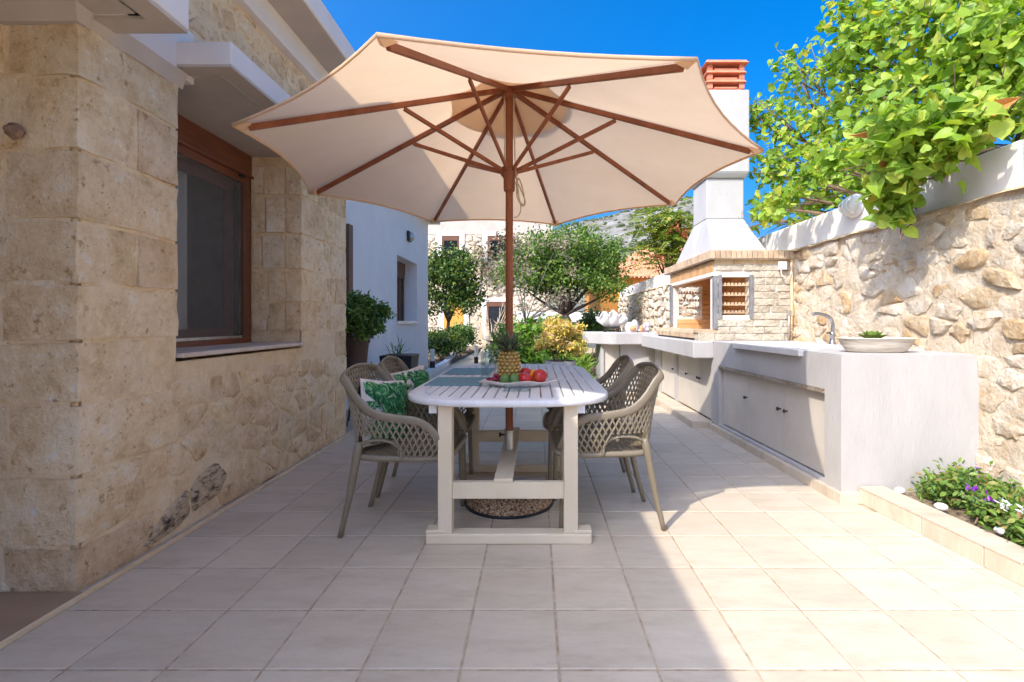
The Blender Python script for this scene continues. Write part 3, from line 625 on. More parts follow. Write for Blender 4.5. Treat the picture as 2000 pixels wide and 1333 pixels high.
# distant orange house behind the garden wall
dh = thing('orange_house', 'orange rendered house with clay tile roof behind the garden wall', 'house', (0, 0, 0))
MB().box(3.4, 12, 25, 33, -.1, 3.4).build('wall', M_orange, dh)
mb = MB(); 
mb.add([(3.0, 24.6, 3.4), (12.4, 24.6, 3.4), (12.4, 33.4, 3.4), (3.0, 33.4, 3.4), (6.5, 29, 5.6), (9, 29, 5.6)], [(0, 1, 5, 4), (1, 2, 5), (2, 3, 4, 5), (3, 0, 4), (3, 2, 1, 0)])
rf = mb.build('roof', M_roof, dh)
mb = MB()
for k in range(44):
    x = 3.1 + k * .21; t = (x - 3.0) / 3.5; top = Vector((6.5, 29, 5.62)) if x < 6.5 else (Vector((x, 29, 5.62)) if x < 9 else Vector((9, 29, 5.62)))
    b = Vector((x, 24.6, 3.42)); q = Vector((x, 24.6 + 4.4 * min(1, t), 3.42 + 2.2 * min(1, t))) if x < 6.5 else (Vector((x, 29, 5.62)) if x < 9 else Vector((x, 29 - 4.4 * (x - 9) / 3.4, 5.62 - 2.2 * (x - 9) / 3.4)))
    mb.tube([b, q], .07, 6, False)
kind(mb.build('roof_tile_rows', M_roof, rf, smooth=True), 'stuff')

# ================================================================ GARDEN WALL (right)
gw = thing('garden_wall', 'rubble stone garden wall with white parapet along the right side', 'wall', (0, 0, 0))
GX = 2.87
gcore = MB().box(GX + .02, GX + .5, -4, 16.6, -.1, 1.96).build('wall', M_mortarR, gw)
fG = mX_face(GX)
relief(-4, 1.2, 0, 1.96, fG, .08, .03, 'mortar_face', M_mortarR, gcore, 7)
relief(1.2, 7.2, 0, 1.965, mX_face(GX - .003), .028, .018, 'mortar_face', M_mortarR, gcore, 7)
relief(7.2, 16.6, 0, 1.965, fG, .07, .03, 'mortar_face', M_mortarR, gcore, 7)
def gpick(): return rd.choice([M_stoneR] * 5 + [M_stoneR2])
cells = rubble(2.3, 5.45, .0, 1.93, .128, 1.7, .62, seed=12)
cells = [p for p in cells]
nst = 0; rest = MB()
for p in sorted(cells, key=lambda p: sum(q[0] for q in p) / len(p)):
    pr = rd.choice([.003, .007, .012, .018, .028]) * rd.uniform(.8, 1.2); g = rd.choice([.004, .008, .014, .026])
    if rd.random() < .08: continue
    if nst < 292:
        if stone_obj(p, fG, g, pr, gpick(), gcore): nst += 1
    else: stone_geo(rest, p, fG, g, pr)
for p in rubble(5.45, 16.5, .0, 1.95, .19, 1.4, .5, seed=14): stone_geo(rest, p, fG, rd.uniform(.012, .025), rd.uniform(.02, .07))
for p in rubble(-4, 2.3, .0, 1.95, .25, 1.4, .5, seed=15): stone_geo(rest, p, fG, rd.uniform(.012, .025), rd.uniform(.02, .06))
kind(rest.build('stone_facing', M_stoneR, gcore, auto=42), 'stuff')
mb = MB(); mb.add([(GX - .035, -4, 1.955), (GX - .035, 16.6, 1.955), (GX - .03, 16.6, 1.985), (GX - .03, -4, 1.985), (GX + .08, -4, 2.02), (GX + .08, 16.6, 2.02)], [(0, 3, 2, 1), (3, 4, 5, 2)])
relief(-4, 16.6, 0, .14, lambda a, b, d: (GX - .04 + b + d * .6, a, 1.945 + b * .45 + d), .035, .014, 'ledge', M_ledge, gw, 8)
yb = [-4, -.3, 2.88, 6.6, 10.2, 13.6, 16.6]
for a, b in zip(yb, yb[1:]): MB().box(GX + .045, GX + .33, a + .004, b - .004, 1.97, 2.262).build('parapet', M_plaster, gw, bevel=.012)

# bulkhead light on the parapet
bl = thing('bulkhead_light', 'round glass bulkhead light on the white parapet under the leaves', 'lamp', (GX + .045, 4.37, 2.215))
MB().lathe([(.001, 0), (.105, 0), (.11, .02), (.10, .04), (.085, .045)], (0, 0, 0), 20, 1, 1.25).build('back_plate', M_white, bl, smooth=True)
MB().lathe([(.09, .035), (.082, .07), (.06, .095), (.03, .108), (.001, .112)], (0, 0, 0), 20, 1, 1.2).build('glass_dome', M_lampw, bl, smooth=True)
mb = MB()
for k in (-1, 0, 1): mb.tube([(math.cos(a) * .10 * (1 if k == 0 else .8), k * .055, math.sin(a) * .12) for a in [i * math.pi / 8 for i in range(9)]], .006, 6)
mb.build('guard', M_white, bl, smooth=True)
bl.rotation_euler = (0, R(-90), 0)

# ================================================================ COUNTERS AND BARBECUE
def door(parent, p0, p1, z0, z1, nrm, mat=M_cabinet, knob_at=1, th=.018):
    """door leaf between two plan points"""
    p0, p1 = Vector((*p0, 0)), Vector((*p1, 0)); n = Vector((*nrm, 0)); d = (p1 - p0).normalized() * .003
    a, b = p0 + d, p1 - d
    m = MB().hexa([a + Vector((0, 0, z0)), a + n * th + Vector((0, 0, z0)), b + n * th + Vector((0, 0, z0)), b + Vector((0, 0, z0))], [a + Vector((0, 0, z1)), a + n * th + Vector((0, 0, z1)), b + n * th + Vector((0, 0, z1)), b + Vector((0, 0, z1))])
    o = m.build('door', mat, parent)
    k = (a.lerp(b, .92) if knob_at else a.lerp(b, .08)) + n * th + Vector((0, 0, z0 + (z1 - z0) * .62))
    t = MB(); rt = n.to_track_quat('Z', 'Y').to_matrix()
    t.lathe([(.006, 0), (.006, .018), (.015, .022), (.015, .032), (.004, .036)], (0, 0, 0), 10); t.v = [tuple(rt @ Vector(v) + k) for v in t.v]
    t.build('knob', M_dark, o, smooth=True); return o
ct = thing('sink_counter', 'white rendered masonry counter with marble sink and three cabinet doors', 'counter', (0, 0, 0))
C0, C1 = 3.10, 5.17                       # near end, far end; front leans a little
fxl = lambda y: 1.975 + (y - 3.1) * -.028 # front line
CZ = .945
def bar(y0, y1, dx0, dx1, z0, z1):       # slab following the front line
    return [(fxl(y0) + dx0, y0), (fxl(y1) + dx0, y1), (fxl(y1) + dx1, y1), (fxl(y0) + dx1, y0)]
oy0, oy1, oz0, oz1 = 3.27, 5.03, .085, .705
def fb(y0, y1, z0, z1, dx0=0, dx1=.12):
    p = bar(y0, y1, dx0, dx1, 0, 0); p = p[::-1]
    return [(x, y, z0) for x, y in p], [(x, y, z1) for x, y in p]
mb = MB(); 
mb.hexa(*fb(C0, oy0, .055, CZ - .004, 0, .12)); mb.hexa(*fb(oy1, C1, .055, CZ - .004, 0, .12)); mb.hexa(*fb(oy0, oy1, oz1, CZ - .004, 0, .12)); mb.hexa(*fb(oy0, oy1, .055, oz0, 0, .12))
mb.box(fxl(C0) + .12, GX - .0, C0 + .0005, C0 + .12, .055, CZ - .004)
mb.box(2.09, GX + .02, C0 + .12, 5.36, .70, CZ - .003)
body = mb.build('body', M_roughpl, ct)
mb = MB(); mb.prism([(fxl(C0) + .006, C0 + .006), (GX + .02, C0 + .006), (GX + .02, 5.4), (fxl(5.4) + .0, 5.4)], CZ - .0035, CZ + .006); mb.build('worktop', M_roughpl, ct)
mb = MB().hexa(*fb(oy0, oy1, oz1 - .028, oz1 - .003, -.006, .06)); mb.build('drip_strip', M_stoneS, ct)
ds = [oy0 + .01, 3.854, 4.437, oy1 - .01]
for i in range(3):
    door(ct, (fxl(ds[i]) + .06, ds[i]), (fxl(ds[i + 1]) + .06, ds[i + 1]), oz0 + .012, oz1 - .03, (-1, 0), knob_at=[1, 0, 0][i])
# marble sink: slab, basin rim and drainer over the front edge
mb = MB(); mb.hexa(*fb(3.52, 4.62, CZ - .035, CZ + .012, -.035, .12)); mb.hexa(*fb(3.75, 4.55, CZ + .006, CZ + .022, .1, .62)); 
mb.build('marble_sink', M_marble, ct, bevel=.004)
# plinth tiles
ys = [C0 + .013, 3.36, 3.69, 4.02, 4.35, 4.68, 5.01, 5.20]
for a, b in zip(ys, ys[1:]):
    p = [(fxl(a) - .035, a + .003), (fxl(b) - .035, b - .003), (fxl(b) + .02, b - .003), (fxl(a) + .02, a + .003)][::-1]
    MB().prism(p, .0, .066).build('tile', M_tile, ct, bevel=.002, seg=1)
MB().box(fxl(C0) - .03, 2.12, C0 - .038, C0 + .01, 0, .066).build('tile', M_tile, ct, bevel=.002, seg=1)
MB().box(1.97, 2.2, C0 + .02, 5.2, -.05, .056).build('plinth', M_grout, ct)
# tap
tp = thing('kitchen_tap', 'curved chrome tap rising behind the marble sink', 'tap', (2.66, 4.3, CZ + .02))
mb = MB().lathe([(.03, -.015), (.03, .01), (.022, .02), (.02, .07), (.024, .075), (.024, .1), (.014, .11)], (0, 0, 0), 12); mb.build('base', M_chrome, tp, smooth=True)
MB().tube(cat_rom([(0, 0, .10), (.005, 0, .17), (-.02, 0, .23), (-.08, 0, .262), (-.15, 0, .272), (-.175, 0, .262)], 5), .0155, 8).build('spout', M_chrome, tp, smooth=True)
MB().tube([(0, 0, .08), (-.04, -.03, .10), (-.075, -.045, .098)], .007, 6).build('lever', M_dark, tp, smooth=True)
# bowl planter
bw = thing('bowl_planter', 'long shallow washed wooden bowl standing on the counter end', 'planter', (2.385, 3.36, CZ + .005))
mb = MB().lathe([(.001, 0), (.17, 0), (.2, .01), (.235, .05), (.255, .092), (.27, .098), (.262, .103), (.235, .098), (.215, .07), (.001, .066)], (0, 0, 0), 28, 1, .55); mb.build('bowl', M_boat, bw, auto=50)
MB().lathe([(.001, .074), (.215, .072)], (0, 0, 0), 20, 1, .55).build('soil', M_soil, bw)
su = thing('succulent', 'pale green rosette succulent planted in the long wooden bowl', 'plant', (2.36, 3.36, CZ + .075))
mb = MB()
for ring_, (nn_, el, ln) in enumerate([(7, 28, .10), (6, 50, .09), (4, 72, .07)]):
    for k in range(nn_):
        a = 2 * math.pi * k / nn_ + ring_ * .4; d = Vector((math.cos(a) * math.cos(R(el)), math.sin(a) * math.cos(R(el)), math.sin(R(el)))); s = Vector((-math.sin(a), math.cos(a), 0)); nrm = s.cross(d)
        P = [Vector((0, 0, .01 + ring_ * .015)), d * ln * .55 + s * .035 - nrm * .008, d * ln + nrm * .01, d * ln * .55 - s * .035 - nrm * .008, d * ln * .55 + nrm * .012]
        P[1].z += .015; P[3].z += .015; P[4].z += .015; P[2].z += .02
        MB().add(P, [(0, 1, 4), (1, 2, 4), (2, 3, 4), (3, 0, 4), (0, 3, 2, 1)]).build('leaf', L_succ, su)

# barbecue
bq = thing('barbecue', 'masonry barbecue with tan brick firebox, white hood and terracotta chimney pot', 'barbecue', (0, 0, 0))
BY0, BY1, BX = 5.36, 7.05, 2.0
# lower cabinets and slab
MB().hexa([(1.71, 5.19, .765), (1.96, 5.19, .765), (2.87, 5.42, .765), (2.87, 7.72, .765)][:0] or [(1.71, 5.20, .765), (2.0, 5.20, .765), (2.0, 7.75, .765), (1.71, 7.75, .765)],
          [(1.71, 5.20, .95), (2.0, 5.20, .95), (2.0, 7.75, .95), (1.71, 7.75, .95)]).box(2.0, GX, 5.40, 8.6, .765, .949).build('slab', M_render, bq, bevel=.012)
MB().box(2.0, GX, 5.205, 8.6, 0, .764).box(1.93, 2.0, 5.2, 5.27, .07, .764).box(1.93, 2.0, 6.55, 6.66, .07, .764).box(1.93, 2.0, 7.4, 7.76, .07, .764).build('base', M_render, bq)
for a, b, kk in [(5.275, 5.68, 1), (5.68, 6.10, 0), (6.10, 6.54, 0), (6.68, 7.39, 0)]:
    door(bq, (1.965, a), (1.965, b), .085, .75, (-1, 0), knob_at=kk)
stp = kind(MB().box(1.715, 2.0, 5.24, 7.9, -.05, .064).build('step', M_grout), 'structure')
sy = [5.235, 5.56, 5.89, 6.22, 6.55, 6.88, 7.21, 7.54, 7.87]
for a, b in zip(sy, sy[1:]):
    MB().box(1.71, 1.932, a + .003, b - .003, .06, .072).build('tile', M_tile, stp); MB().box(1.705, 1.716, a + .003, b - .003, .0, .0595).build('tile', M_tile, stp)
MB().box(1.713, 1.94, 5.225, 5.237, 0, .0595).build('tile', M_tile, stp)
# near side wall with window for the skewer rack
wx0, wx1, wz_0, wz_1 = 2.07, 2.40, 1.235, 1.665
def side_wall(y0, y1, nm):
    m = MB().box(BX, wx0, y0, y1, .95, 1.86).box(wx1, GX + .02, y0, y1, .95, 1.86).box(wx0, wx1, y0, y1, .95, wz_0).box(wx0, wx1, y0, y1, wz_1, 1.86)
    return m.build(nm, M_joint, bq)
sw = side_wall(BY0 + .012, BY0 + .13, 'side_wall'); sw2 = side_wall(BY1 - .12, BY1, 'side_wall')
fB = mY_face(BY0 + .012); z = .952; r = 0
while z < 1.79:
    h = .078; a = BX + .0
    cuts = sorted({BX, GX} | ({wx0 - .0, wx1 + .0} if wz_0 - .06 < z < wz_1 + .0 else set()))
    spans = [(BX, GX)] if len(cuts) == 2 else [(BX, wx0), (wx1, GX)]
    for s0, s1 in spans:
        a = s0
        while a < s1 - .02:
            b = min(s1, a + rd.uniform(.16, .34)); b = s1 if s1 - b < .08 else b
            stone_obj(rectp(a, b, z, z + h, .002), fB, .003, rd.uniform(.008, .02), M_split, sw, depth=.01, round_=False); a = b
    z += h; r += 1
for a, b in [(wx0 - .03, wx0 + .008), (wx1 - .008, wx1 + .03)]: MB().box(a, b, BY0 - .012, BY0 + .02, wz_0 - .03, wz_1 + .02).build('angle_iron', M_greym, bq)
MB().box(BX - .012, BX + .030, BY0 - .012, BY0 + .035, 1.08, 1.675).build('angle_iron', M_greym, bq)
MB().box(BX - .03, BX + .035, BY1 - .09, BY1 + .0, 1.12, 1.70).build('angle_iron', M_greym, bq)
def rack(y):
    for k, zz in enumerate([1.255, 1.345, 1.455, 1.565]):
        m = MB().box(wx0, wx1, y, y + .02, zz, zz + .012); n = 8
        for q in range(n): m.box(wx0 + (wx1 - wx0) * (q + .2) / n, wx0 + (wx1 - wx0) * (q + .75) / n, y, y + .02, zz + .012, zz + .035)
        m.build('skewer_rack', M_brick, bq)
rack(BY0 + .03); rack(BY1 - .06)
# brick interior courses on the back wall and the inner side walls
MB().box(GX - .16, GX + .02, BY0 + .13, BY1 - .12, .95, 1.95).build('back_wall', M_joint, bq)
z = 1.06
while z < 1.80:
    a = BY0 + .135 - (.12 if int(z * 100) % 2 else 0); 
    while a < BY1 - .13:
        b = min(a + .24, BY1 - .125); s = max(a, BY0 + .135)
        if b - s > .03: MB().box(GX - .172, GX - .15, s + .003, b - .003, z + .003, z + .066).build('brick', M_fire, bq)
        a += .24
    z += .07
for z in np.arange(1.06, 1.80, .07):
    for x0, x1 in ([(wx1 + .0, GX - .175)] if wz_0 - .06 < z < wz_1 else [(BX + .04, 2.36), (2.36, GX - .175)]):
        MB().box(x0 + .003, x1 - .003, BY1 - .135, BY1 - .121, z + .003, z + .066).build('brick', M_fire, bq)
MB().box(BX + .02, GX - .16, BY0 + .1, BY1 - .1, .95, 1.06).build('hearth', M_fire, bq)
# hearth edge of rounded bricks
n = 26
for k in range(n):
    a = BY0 + .12 + (BY1 + .1 - BY0 - .12) * k / n; b = a + (BY1 + .1 - BY0 - .12) / n
    m = MB(); pr = [(1.80, .975), (2.02, .975), (2.02, 1.075), (1.86, 1.075), (1.82, 1.06), (1.80, 1.03)]
    m.prism(pr, a + .003, b - .003, lambda x, z_, y: (x, y, z_)); m.build('brick', M_brick, bq)
MB().box(1.815, 2.0, BY0 + .0, BY0 + .115, .951, 1.04).build('end_stone', M_split, bq); MB().box(1.80, 2.02, BY0 - .0, BY0 + .117, 1.04, 1.074).build('brick', M_brick, bq)
MB().box(1.83, 2.02, BY0 + .12, BY1 + .1, .951, .974).build('ledge', M_dark, bq)
# lintel, dark soldier course, cornice
MB().box(BX - .02, BX + .06, BY0 - .01, BY1 + .02, 1.675, 1.72).build('lintel', M_joint, bq)
n = 15
for k in range(n):
    a = BY0 + .01 + (BY1 - BY0) * k / n; MB().box(BX - .02, BX + .06, a + .003, a + (BY1 - BY0) / n - .003, 1.722, 1.845).build('brick', M_fire, bq)
MB().box(BX - .0, GX, BY0 - .0, BY0 + .1, 1.80, 1.862).build('frieze', M_ledge, bq)
n = 16; x0_, x1_ = BX - .07, GX + .0
for k in range(n):
    a = x0_ + (x1_ - x0_) * k / n; b = x0_ + (x1_ - x0_) * (k + 1) / n
    MB().box(a + .004, b - .004, BY0 - .06, BY0 + .16, 1.862, 1.955).build('brick', M_brick, bq, bevel=.003, seg=1)
n = 24
for k in range(n):
    a = BY0 + .165 + (BY1 - BY0) * k / n; MB().box(x0_, x0_ + .2, a + .004, a + (BY1 - BY0) / n - .004, 1.862, 1.955).build('brick', M_brick, bq, bevel=.003, seg=1)
MB().box(BX - .055, GX + .02, BY0 - .045, BY1 + .17, 1.858, 1.948).build('cornice_core', M_joint, bq)
# hood, flue, chimney pot
hx0, hx1, hy0, hy1 = BX + .02, 2.62, 5.48, 7.0
nx0, nx1, ny0, ny1 = 2.11, 2.57, 5.92, 6.42
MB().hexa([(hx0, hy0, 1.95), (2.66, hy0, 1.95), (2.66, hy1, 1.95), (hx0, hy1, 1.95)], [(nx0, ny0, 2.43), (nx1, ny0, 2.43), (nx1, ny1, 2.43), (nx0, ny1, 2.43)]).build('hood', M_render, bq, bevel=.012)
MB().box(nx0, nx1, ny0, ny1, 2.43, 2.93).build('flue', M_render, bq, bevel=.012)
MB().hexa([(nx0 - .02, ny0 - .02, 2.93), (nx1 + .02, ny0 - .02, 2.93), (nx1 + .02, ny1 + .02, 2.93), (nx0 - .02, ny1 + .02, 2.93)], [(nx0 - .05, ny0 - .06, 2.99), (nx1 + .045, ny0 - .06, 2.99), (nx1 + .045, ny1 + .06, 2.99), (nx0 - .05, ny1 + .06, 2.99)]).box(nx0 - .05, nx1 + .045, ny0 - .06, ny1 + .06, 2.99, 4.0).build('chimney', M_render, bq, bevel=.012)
px0, px1, py0, py1 = nx0 + .0, nx1 + .02, ny0 - .02, ny1 + .02
pot = MB().box(px0 + .03, px1 - .03, py0 + .03, py1 - .03, 4.0, 4.04).build('chimney_pot', M_terra, bq)
for k in range(3):
    zz = 4.04 + k * .115
    for ax in (px0 + .02, (px0 + px1) / 2 - .2 * 0 - .03 + 1e-3, px1 - .08):
        pass
    for cx_ in (px0 + .015, px1 - .075):
        for cy_ in (py0 + .015, py1 - .075): MB().box(cx_, cx_ + .06, cy_, cy_ + .06, zz, zz + .07).build('pier', M_terra, pot)
    MB().box(px0 + .1, px1 - .1, py0 + .02, py1 - .02, zz, zz + .02).box(px0 + .02, px1 - .02, py0 + .1, py1 - .1, zz, zz + .02).build('rib', M_terra, pot)
    e = .0 if k < 2 else .02
    MB().hexa([(px0 - .01 - e, py0 - .01 - e, zz + .07), (px1 + .01 + e, py0 - .01 - e, zz + .07), (px1 + .01 + e, py1 + .01 + e, zz + .07), (px0 - .01 - e, py1 + .01 + e, zz + .07)], [(px0 + .02 - e, py0 + .02 - e, zz + .115), (px1 - .02 + e, py0 + .02 - e, zz + .115), (px1 - .02 + e, py1 - .02 + e, zz + .115), (px0 + .02 - e, py1 - .02 + e, zz + .115)]).build('slab', M_terra, pot, bevel=.006)
# conduit, junction box and cable
cd = thing('conduit_pipe', 'rusty vertical conduit pipe between the barbecue and the rubble wall', 'pipe', (2.845, BY0 - .03, .95))
MB().tube([(0, 0, 0), (.003, 0, .5), (0, 0, 1.0)], .014, 8).build('pipe', M_stoneO, cd, smooth=True)
MB().tube([(-.03, 0, .02), (-.03, 0, .32)], .012, 8).build('lower_pipe', M_steel, cd, smooth=True)
MB().box(-.05, .02, -.012, .03, .28, .34).build('clamp', M_steel, cd)
jb = thing('junction_box', 'small white junction box with drooping cable at the barbecue cornice end', 'electrical box', (2.74, BY0 - .04, 1.76))
MB().box(-.045, .045, -.01, .02, -.02, .07).build('box', M_white, jb, bevel=.004)
MB().tube(cat_rom([(-.02, 0, -.02), (-.01, -.01, -.09), (.04, -.015, -.12), (.085, -.01, -.08), (.10, 0, .05)], 5), .006, 6).build('cable', M_joint, jb, smooth=True)
# far peninsula counter
pc = thing('peninsula_counter', 'white rounded-edge counter turning across the terrace beyond the barbecue', 'counter', (0, 0, 0))
sl_ = [(.84, 8.10), (1.22, 7.72), (1.30, 7.70), (1.72, 7.76), (2.0, 7.765), (2.0, 8.6), (.84, 8.6)]
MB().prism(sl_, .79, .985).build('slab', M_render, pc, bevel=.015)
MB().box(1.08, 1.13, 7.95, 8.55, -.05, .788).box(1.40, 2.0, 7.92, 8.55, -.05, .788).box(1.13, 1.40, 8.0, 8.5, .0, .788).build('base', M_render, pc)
door(pc, (1.13, 8.0), (1.40, 8.0), .08, .78, (0, -1), knob_at=1)

# shells
cl = thing('giant_clam_shell', 'giant fluted clam shell standing open on the far white counter', 'shell', (1.30, 8.15, 1.03))
def clam(side):
    m = MB(); vs = []; na, nr = 72, 12
    for j in range(nr + 1):
        t = j / nr
        for i in range(na + 1):
            u = -1 + 2 * i / na; ph = u * 3.3 * math.pi; tri = 2 / math.pi * math.asin(.97 * math.sin(ph))
            x = u * (.10 + .17 * math.sin(t * math.pi * .5)) ; lip = .235 - .10 * abs(u) ** 2.2 + .055 * tri * (1 - .3 * abs(u)) + (.06 if side > 0 else 0)
            z = lip * t ** 1.15 + .06 * abs(u) ** 2 * (1 - t)
            y = side * (.115 * math.sin(t * math.pi * .72) * (1 - .45 * u * u) + .03 * math.sin(ph) * t - .01) + (.03 if side > 0 else -.03) * t
            vs.append((x, y, z))
    m.add(vs, [(j * (na + 1) + i, j * (na + 1) + i + 1, (j + 1) * (na + 1) + i + 1, (j + 1) * (na + 1) + i) for j in range(nr) for i in range(na)])
    o = m.build('valve', M_shell, cl, smooth=True); sm = o.modifiers.new('s', 'SOLIDIFY'); sm.thickness = .012
    return o
clam(-1); clam(1)
cs_ = thing('shell_stand', 'dark low metal stand holding up the giant clam shell', 'stand', (1.30, 8.15, .985))
MB().box(-.13, .13, -.10, .10, .06, .075).build('top', M_dark, cs_)
for a in (-1, 1):
    for b in (-1, 1): MB().box(a * .12 - .012, a * .12 + .012, b * .09 - .012, b * .09 + .012, 0, .06).build('leg', M_dark, cs_)
def conch(name, label, loc, s, rz, mat, lip):
    t = thing(name, label, 'shell', loc, rz)
    m = MB(); P = []; Rr = []
    for k in range(60):
        q = k / 59; a = q * 2 * math.pi * 3.2; r_ = .5 * s * q ** 1.6; P.append((math.cos(a) * r_ * .6, math.sin(a) * r_ * .6, s * (1.05 - .8 * q ** .8) * .55 + .12 * s)); Rr.append(.02 * s + .30 * s * q ** 1.5)
    m.tube(P, Rr, 10); m.v = [(x, z_ - .3 * s, y + .34 * s) for x, y, z_ in m.v]; m.build('whorl', mat, t, smooth=True)
    m = MB(); m.ball((0, -.02 * s - .28 * s, .26 * s), .22 * s, 12, 8, (1.1, .55, .75)); m.build('lip', lip, t, smooth=True)
    m = MB()
    for k in range(7): a = k * .9; m.lathe([(.05 * s, 0), (.03 * s, .06 * s), (.002, .11 * s)], (math.cos(a) * .22 * s, .1 * s + math.sin(a) * .12 * s, .5 * s + .06 * s * math.sin(k)), 6)
    m.build('spines', mat, t, smooth=True); return t
conch('conch_shell', 'spiny conch shell with deep orange opening on the far counter', (1.58, 7.95, .985), .24, .2, M_shell, M_shellin)
conch('whelk_shell', 'small orange whelk shell beside the conch', (1.73, 7.98, .985), .14, -.5, M_shellin, M_shell)
conch('lilac_shell', 'lilac barnacled shell next to the barbecue hearth', (1.83, 8.02, .985), .19, .8, M_lilac, M_shell)

# ================================================================ PLANTING BED (right front)
kb = thing('bed_kerb', 'low tiled kerb edging the planting bed at the right', 'kerb', (0, 0, 0))
k0, k1 = Vector((2.085, 3.085, 0)), Vector((2.20, 1.2, 0)); kd = (k1 - k0).normalized(); kn = Vector((-kd.y, kd.x, 0))   # towards the bed
kn = kn if kn.x > 0 else -kn; KL = (k1 - k0).length
def kq(s0, s1, n0, n1, z0, z1, name, mat, bv=.002):
    P = [k0 + kd * s0 + kn * n0, k0 + kd * s1 + kn * n0, k0 + kd * s1 + kn * n1, k0 + kd * s0 + kn * n1]
    return MB().hexa([p + Vector((0, 0, z0)) for p in P], [p + Vector((0, 0, z1)) for p in P]).build(name, mat, kb, bevel=bv, seg=1)
kq(0, KL, .008, .15, -.05, .094, 'core', M_grout, 0)
ss = [0, .12, .46, .805, 1.14, 1.48, KL]
for a, b in zip(ss, ss[1:]):
    kq(a + .003, b - .003, -.004, .007, 0, .093, 'tile', M_tile)
ss = [0, .30, .64, .98, 1.32, 1.66, KL]
for a, b in zip(ss, ss[1:]): kq(a + .003, b - .003, -.006, .156, .0945, .107, 'tile', M_tile)
bedsoil = kind(relief(1.2, 3.09, 2.2, 2.90, lambda a, b, d: (b, a, .07 + d), .06, .02, 'bed_soil', M_soil, None, 6), 'structure')
pebs = MB()
ORD = ['first', 'second', 'third', 'fourth', 'fifth', 'sixth', 'seventh', 'eighth', 'ninth']
for k in range(6):
    s = .10 + k * .27 + rd.uniform(-.03, .03); c = k0 + kd * s + kn * rd.uniform(.18, .24); r_ = rd.uniform(.022, .034)
    m = MB(); m.ball((0, 0, 0), r_, 10, 7, (1.25, 1, .8)); m.v = [tuple(Vector(v) * (1 + .35 * noise.noise(Vector(v) * 16 + c * 9))) for v in m.v]
    o = m.build('white_stone', M_pebw, None, smooth=True); o.location = (c.x, c.y, .105); o.rotation_euler = (0, 0, rd.uniform(0, 3))
    tag(o, 'rounded white stone, %s from the counter along the inside of the bed kerb' % ORD[k], 'stone', 'white stones along the kerb')
lant = thing('flowering_shrub', 'low spreading lantana shrub with purple and white flowers in the kerbed bed', 'shrub', (2.6, 2.6, .08))
cen = []
for k in range(105):
    y = rd.uniform(1.3, 3.0); x = rd.uniform(2.31 - (y - 2.2) * .05, 2.84); edge = min((x - 2.2) / .2, 1)
    if y > 2.85 and x < 2.42: continue
    cen.append((x, y, .10 + rd.uniform(.0, .11) * edge, rd.uniform(.06, .10)))
bp = np.array([2.6, 2.6, .08])
pos = clumps(cen, 62, .09) - bp; pos[:, 2] = np.abs(pos[:, 2]); leafmesh('foliage', pos, .042, 'oval', L_lant, lant, .7)
m = MB()
for c in cen[::2]: m.tube([(c[0] - bp[0] + rd.uniform(-.1, .1), c[1] - bp[1] + rd.uniform(-.1, .1), 0), (c[0] - bp[0], c[1] - bp[1], c[2] - bp[2])], [.005, .003], 5)
m.build('stem', M_stem, lant)
def heads(n, mat, zmin=.12):
    P = []
    for k in range(n):
        c = rd.choice(cen); q = np.array(c[:3]) + np.array([rd.uniform(-.06, .06), rd.uniform(-.06, .06), .075 + rd.uniform(0, .05)]) - bp
        leafmesh('flower', q + rng.normal(size=(9, 3)) * .013, .03, 'bract', mat, lant, .6)
heads(11, L_purp); heads(6, L_wpet)

# ================================================================ TABLE
TXc, THW, TY0, TY1, TZ = -.156, .578, 2.43, 4.54, .765
tb = thing('dining_table', 'large white slatted garden table with rounded ends on cream trestle legs', 'table', (0, 0, 0))
def outline(inset=0., n=40, yA=TY0, yB=TY1):
    hw = THW - inset; pts = []; d = .46
    for k in range(n + 1):
        a = -math.pi / 2 + math.pi * k / n
        pts.append((a, hw))
    out = []
    e = 2.0 / 2.9
    for k in range(2 * n):
        a = 2 * math.pi * k / (2 * n); c, s = math.cos(a), math.sin(a)
        x = hw * math.copysign(abs(c) ** e, c); y = math.copysign(abs(s) ** e, s) * (d - inset)
        yc = yB - d if s >= 0 else yA + d
        out.append((TXc + x, yc + y))
    return out
oo, ii = outline(0), outline(.085); n = len(oo); vs = []; zt, zb = TZ, TZ - .036
prof = [(0.0, zb, oo), (0, zb + .003, oo)]
def ring3(inset, z): return [(x, y, z) for x, y in outline(inset)]
rings = [ring3(.085, zb), ring3(.006, zb), ring3(0, zb + .008), ring3(0, zt - .010), ring3(.006, zt - .002), ring3(.014, zt), ring3(.085, zt)]
mb = MB(); N_ = n
for r_ in rings: mb.v += r_
for r_ in range(len(rings)):
    r2 = (r_ + 1) % len(rings)
    for i in range(n): mb.f.append((r_ * n + i, r_ * n + (i + 1) % n, r2 * n + (i + 1) % n, r2 * n + i))
rim = mb.build('rim', M_white, tb, auto=60)
def inner_half(y):
    # half width of the inner outline at y
    d = .46; hw = THW - .085
    yy = max(0, (TY0 + d) - y, y - (TY1 - d)) / (d - .085)
    return hw * max(0, 1 - min(1, yy) ** 2.9) ** (1 / 2.9)
secs = [(TY0 + .085, 3.33), (3.39, 3.92), (3.98, TY1 - .085)]
for yb_ in (3.36, 3.95): MB().box(TXc - THW + .08, TXc + THW - .08, yb_ - .028, yb_ + .028, zt - .028, zt - .0007).build('cross_rail', M_white, tb, bevel=.002, seg=1)
nsl = 16; sw_ = 2 * (THW - .085) / nsl
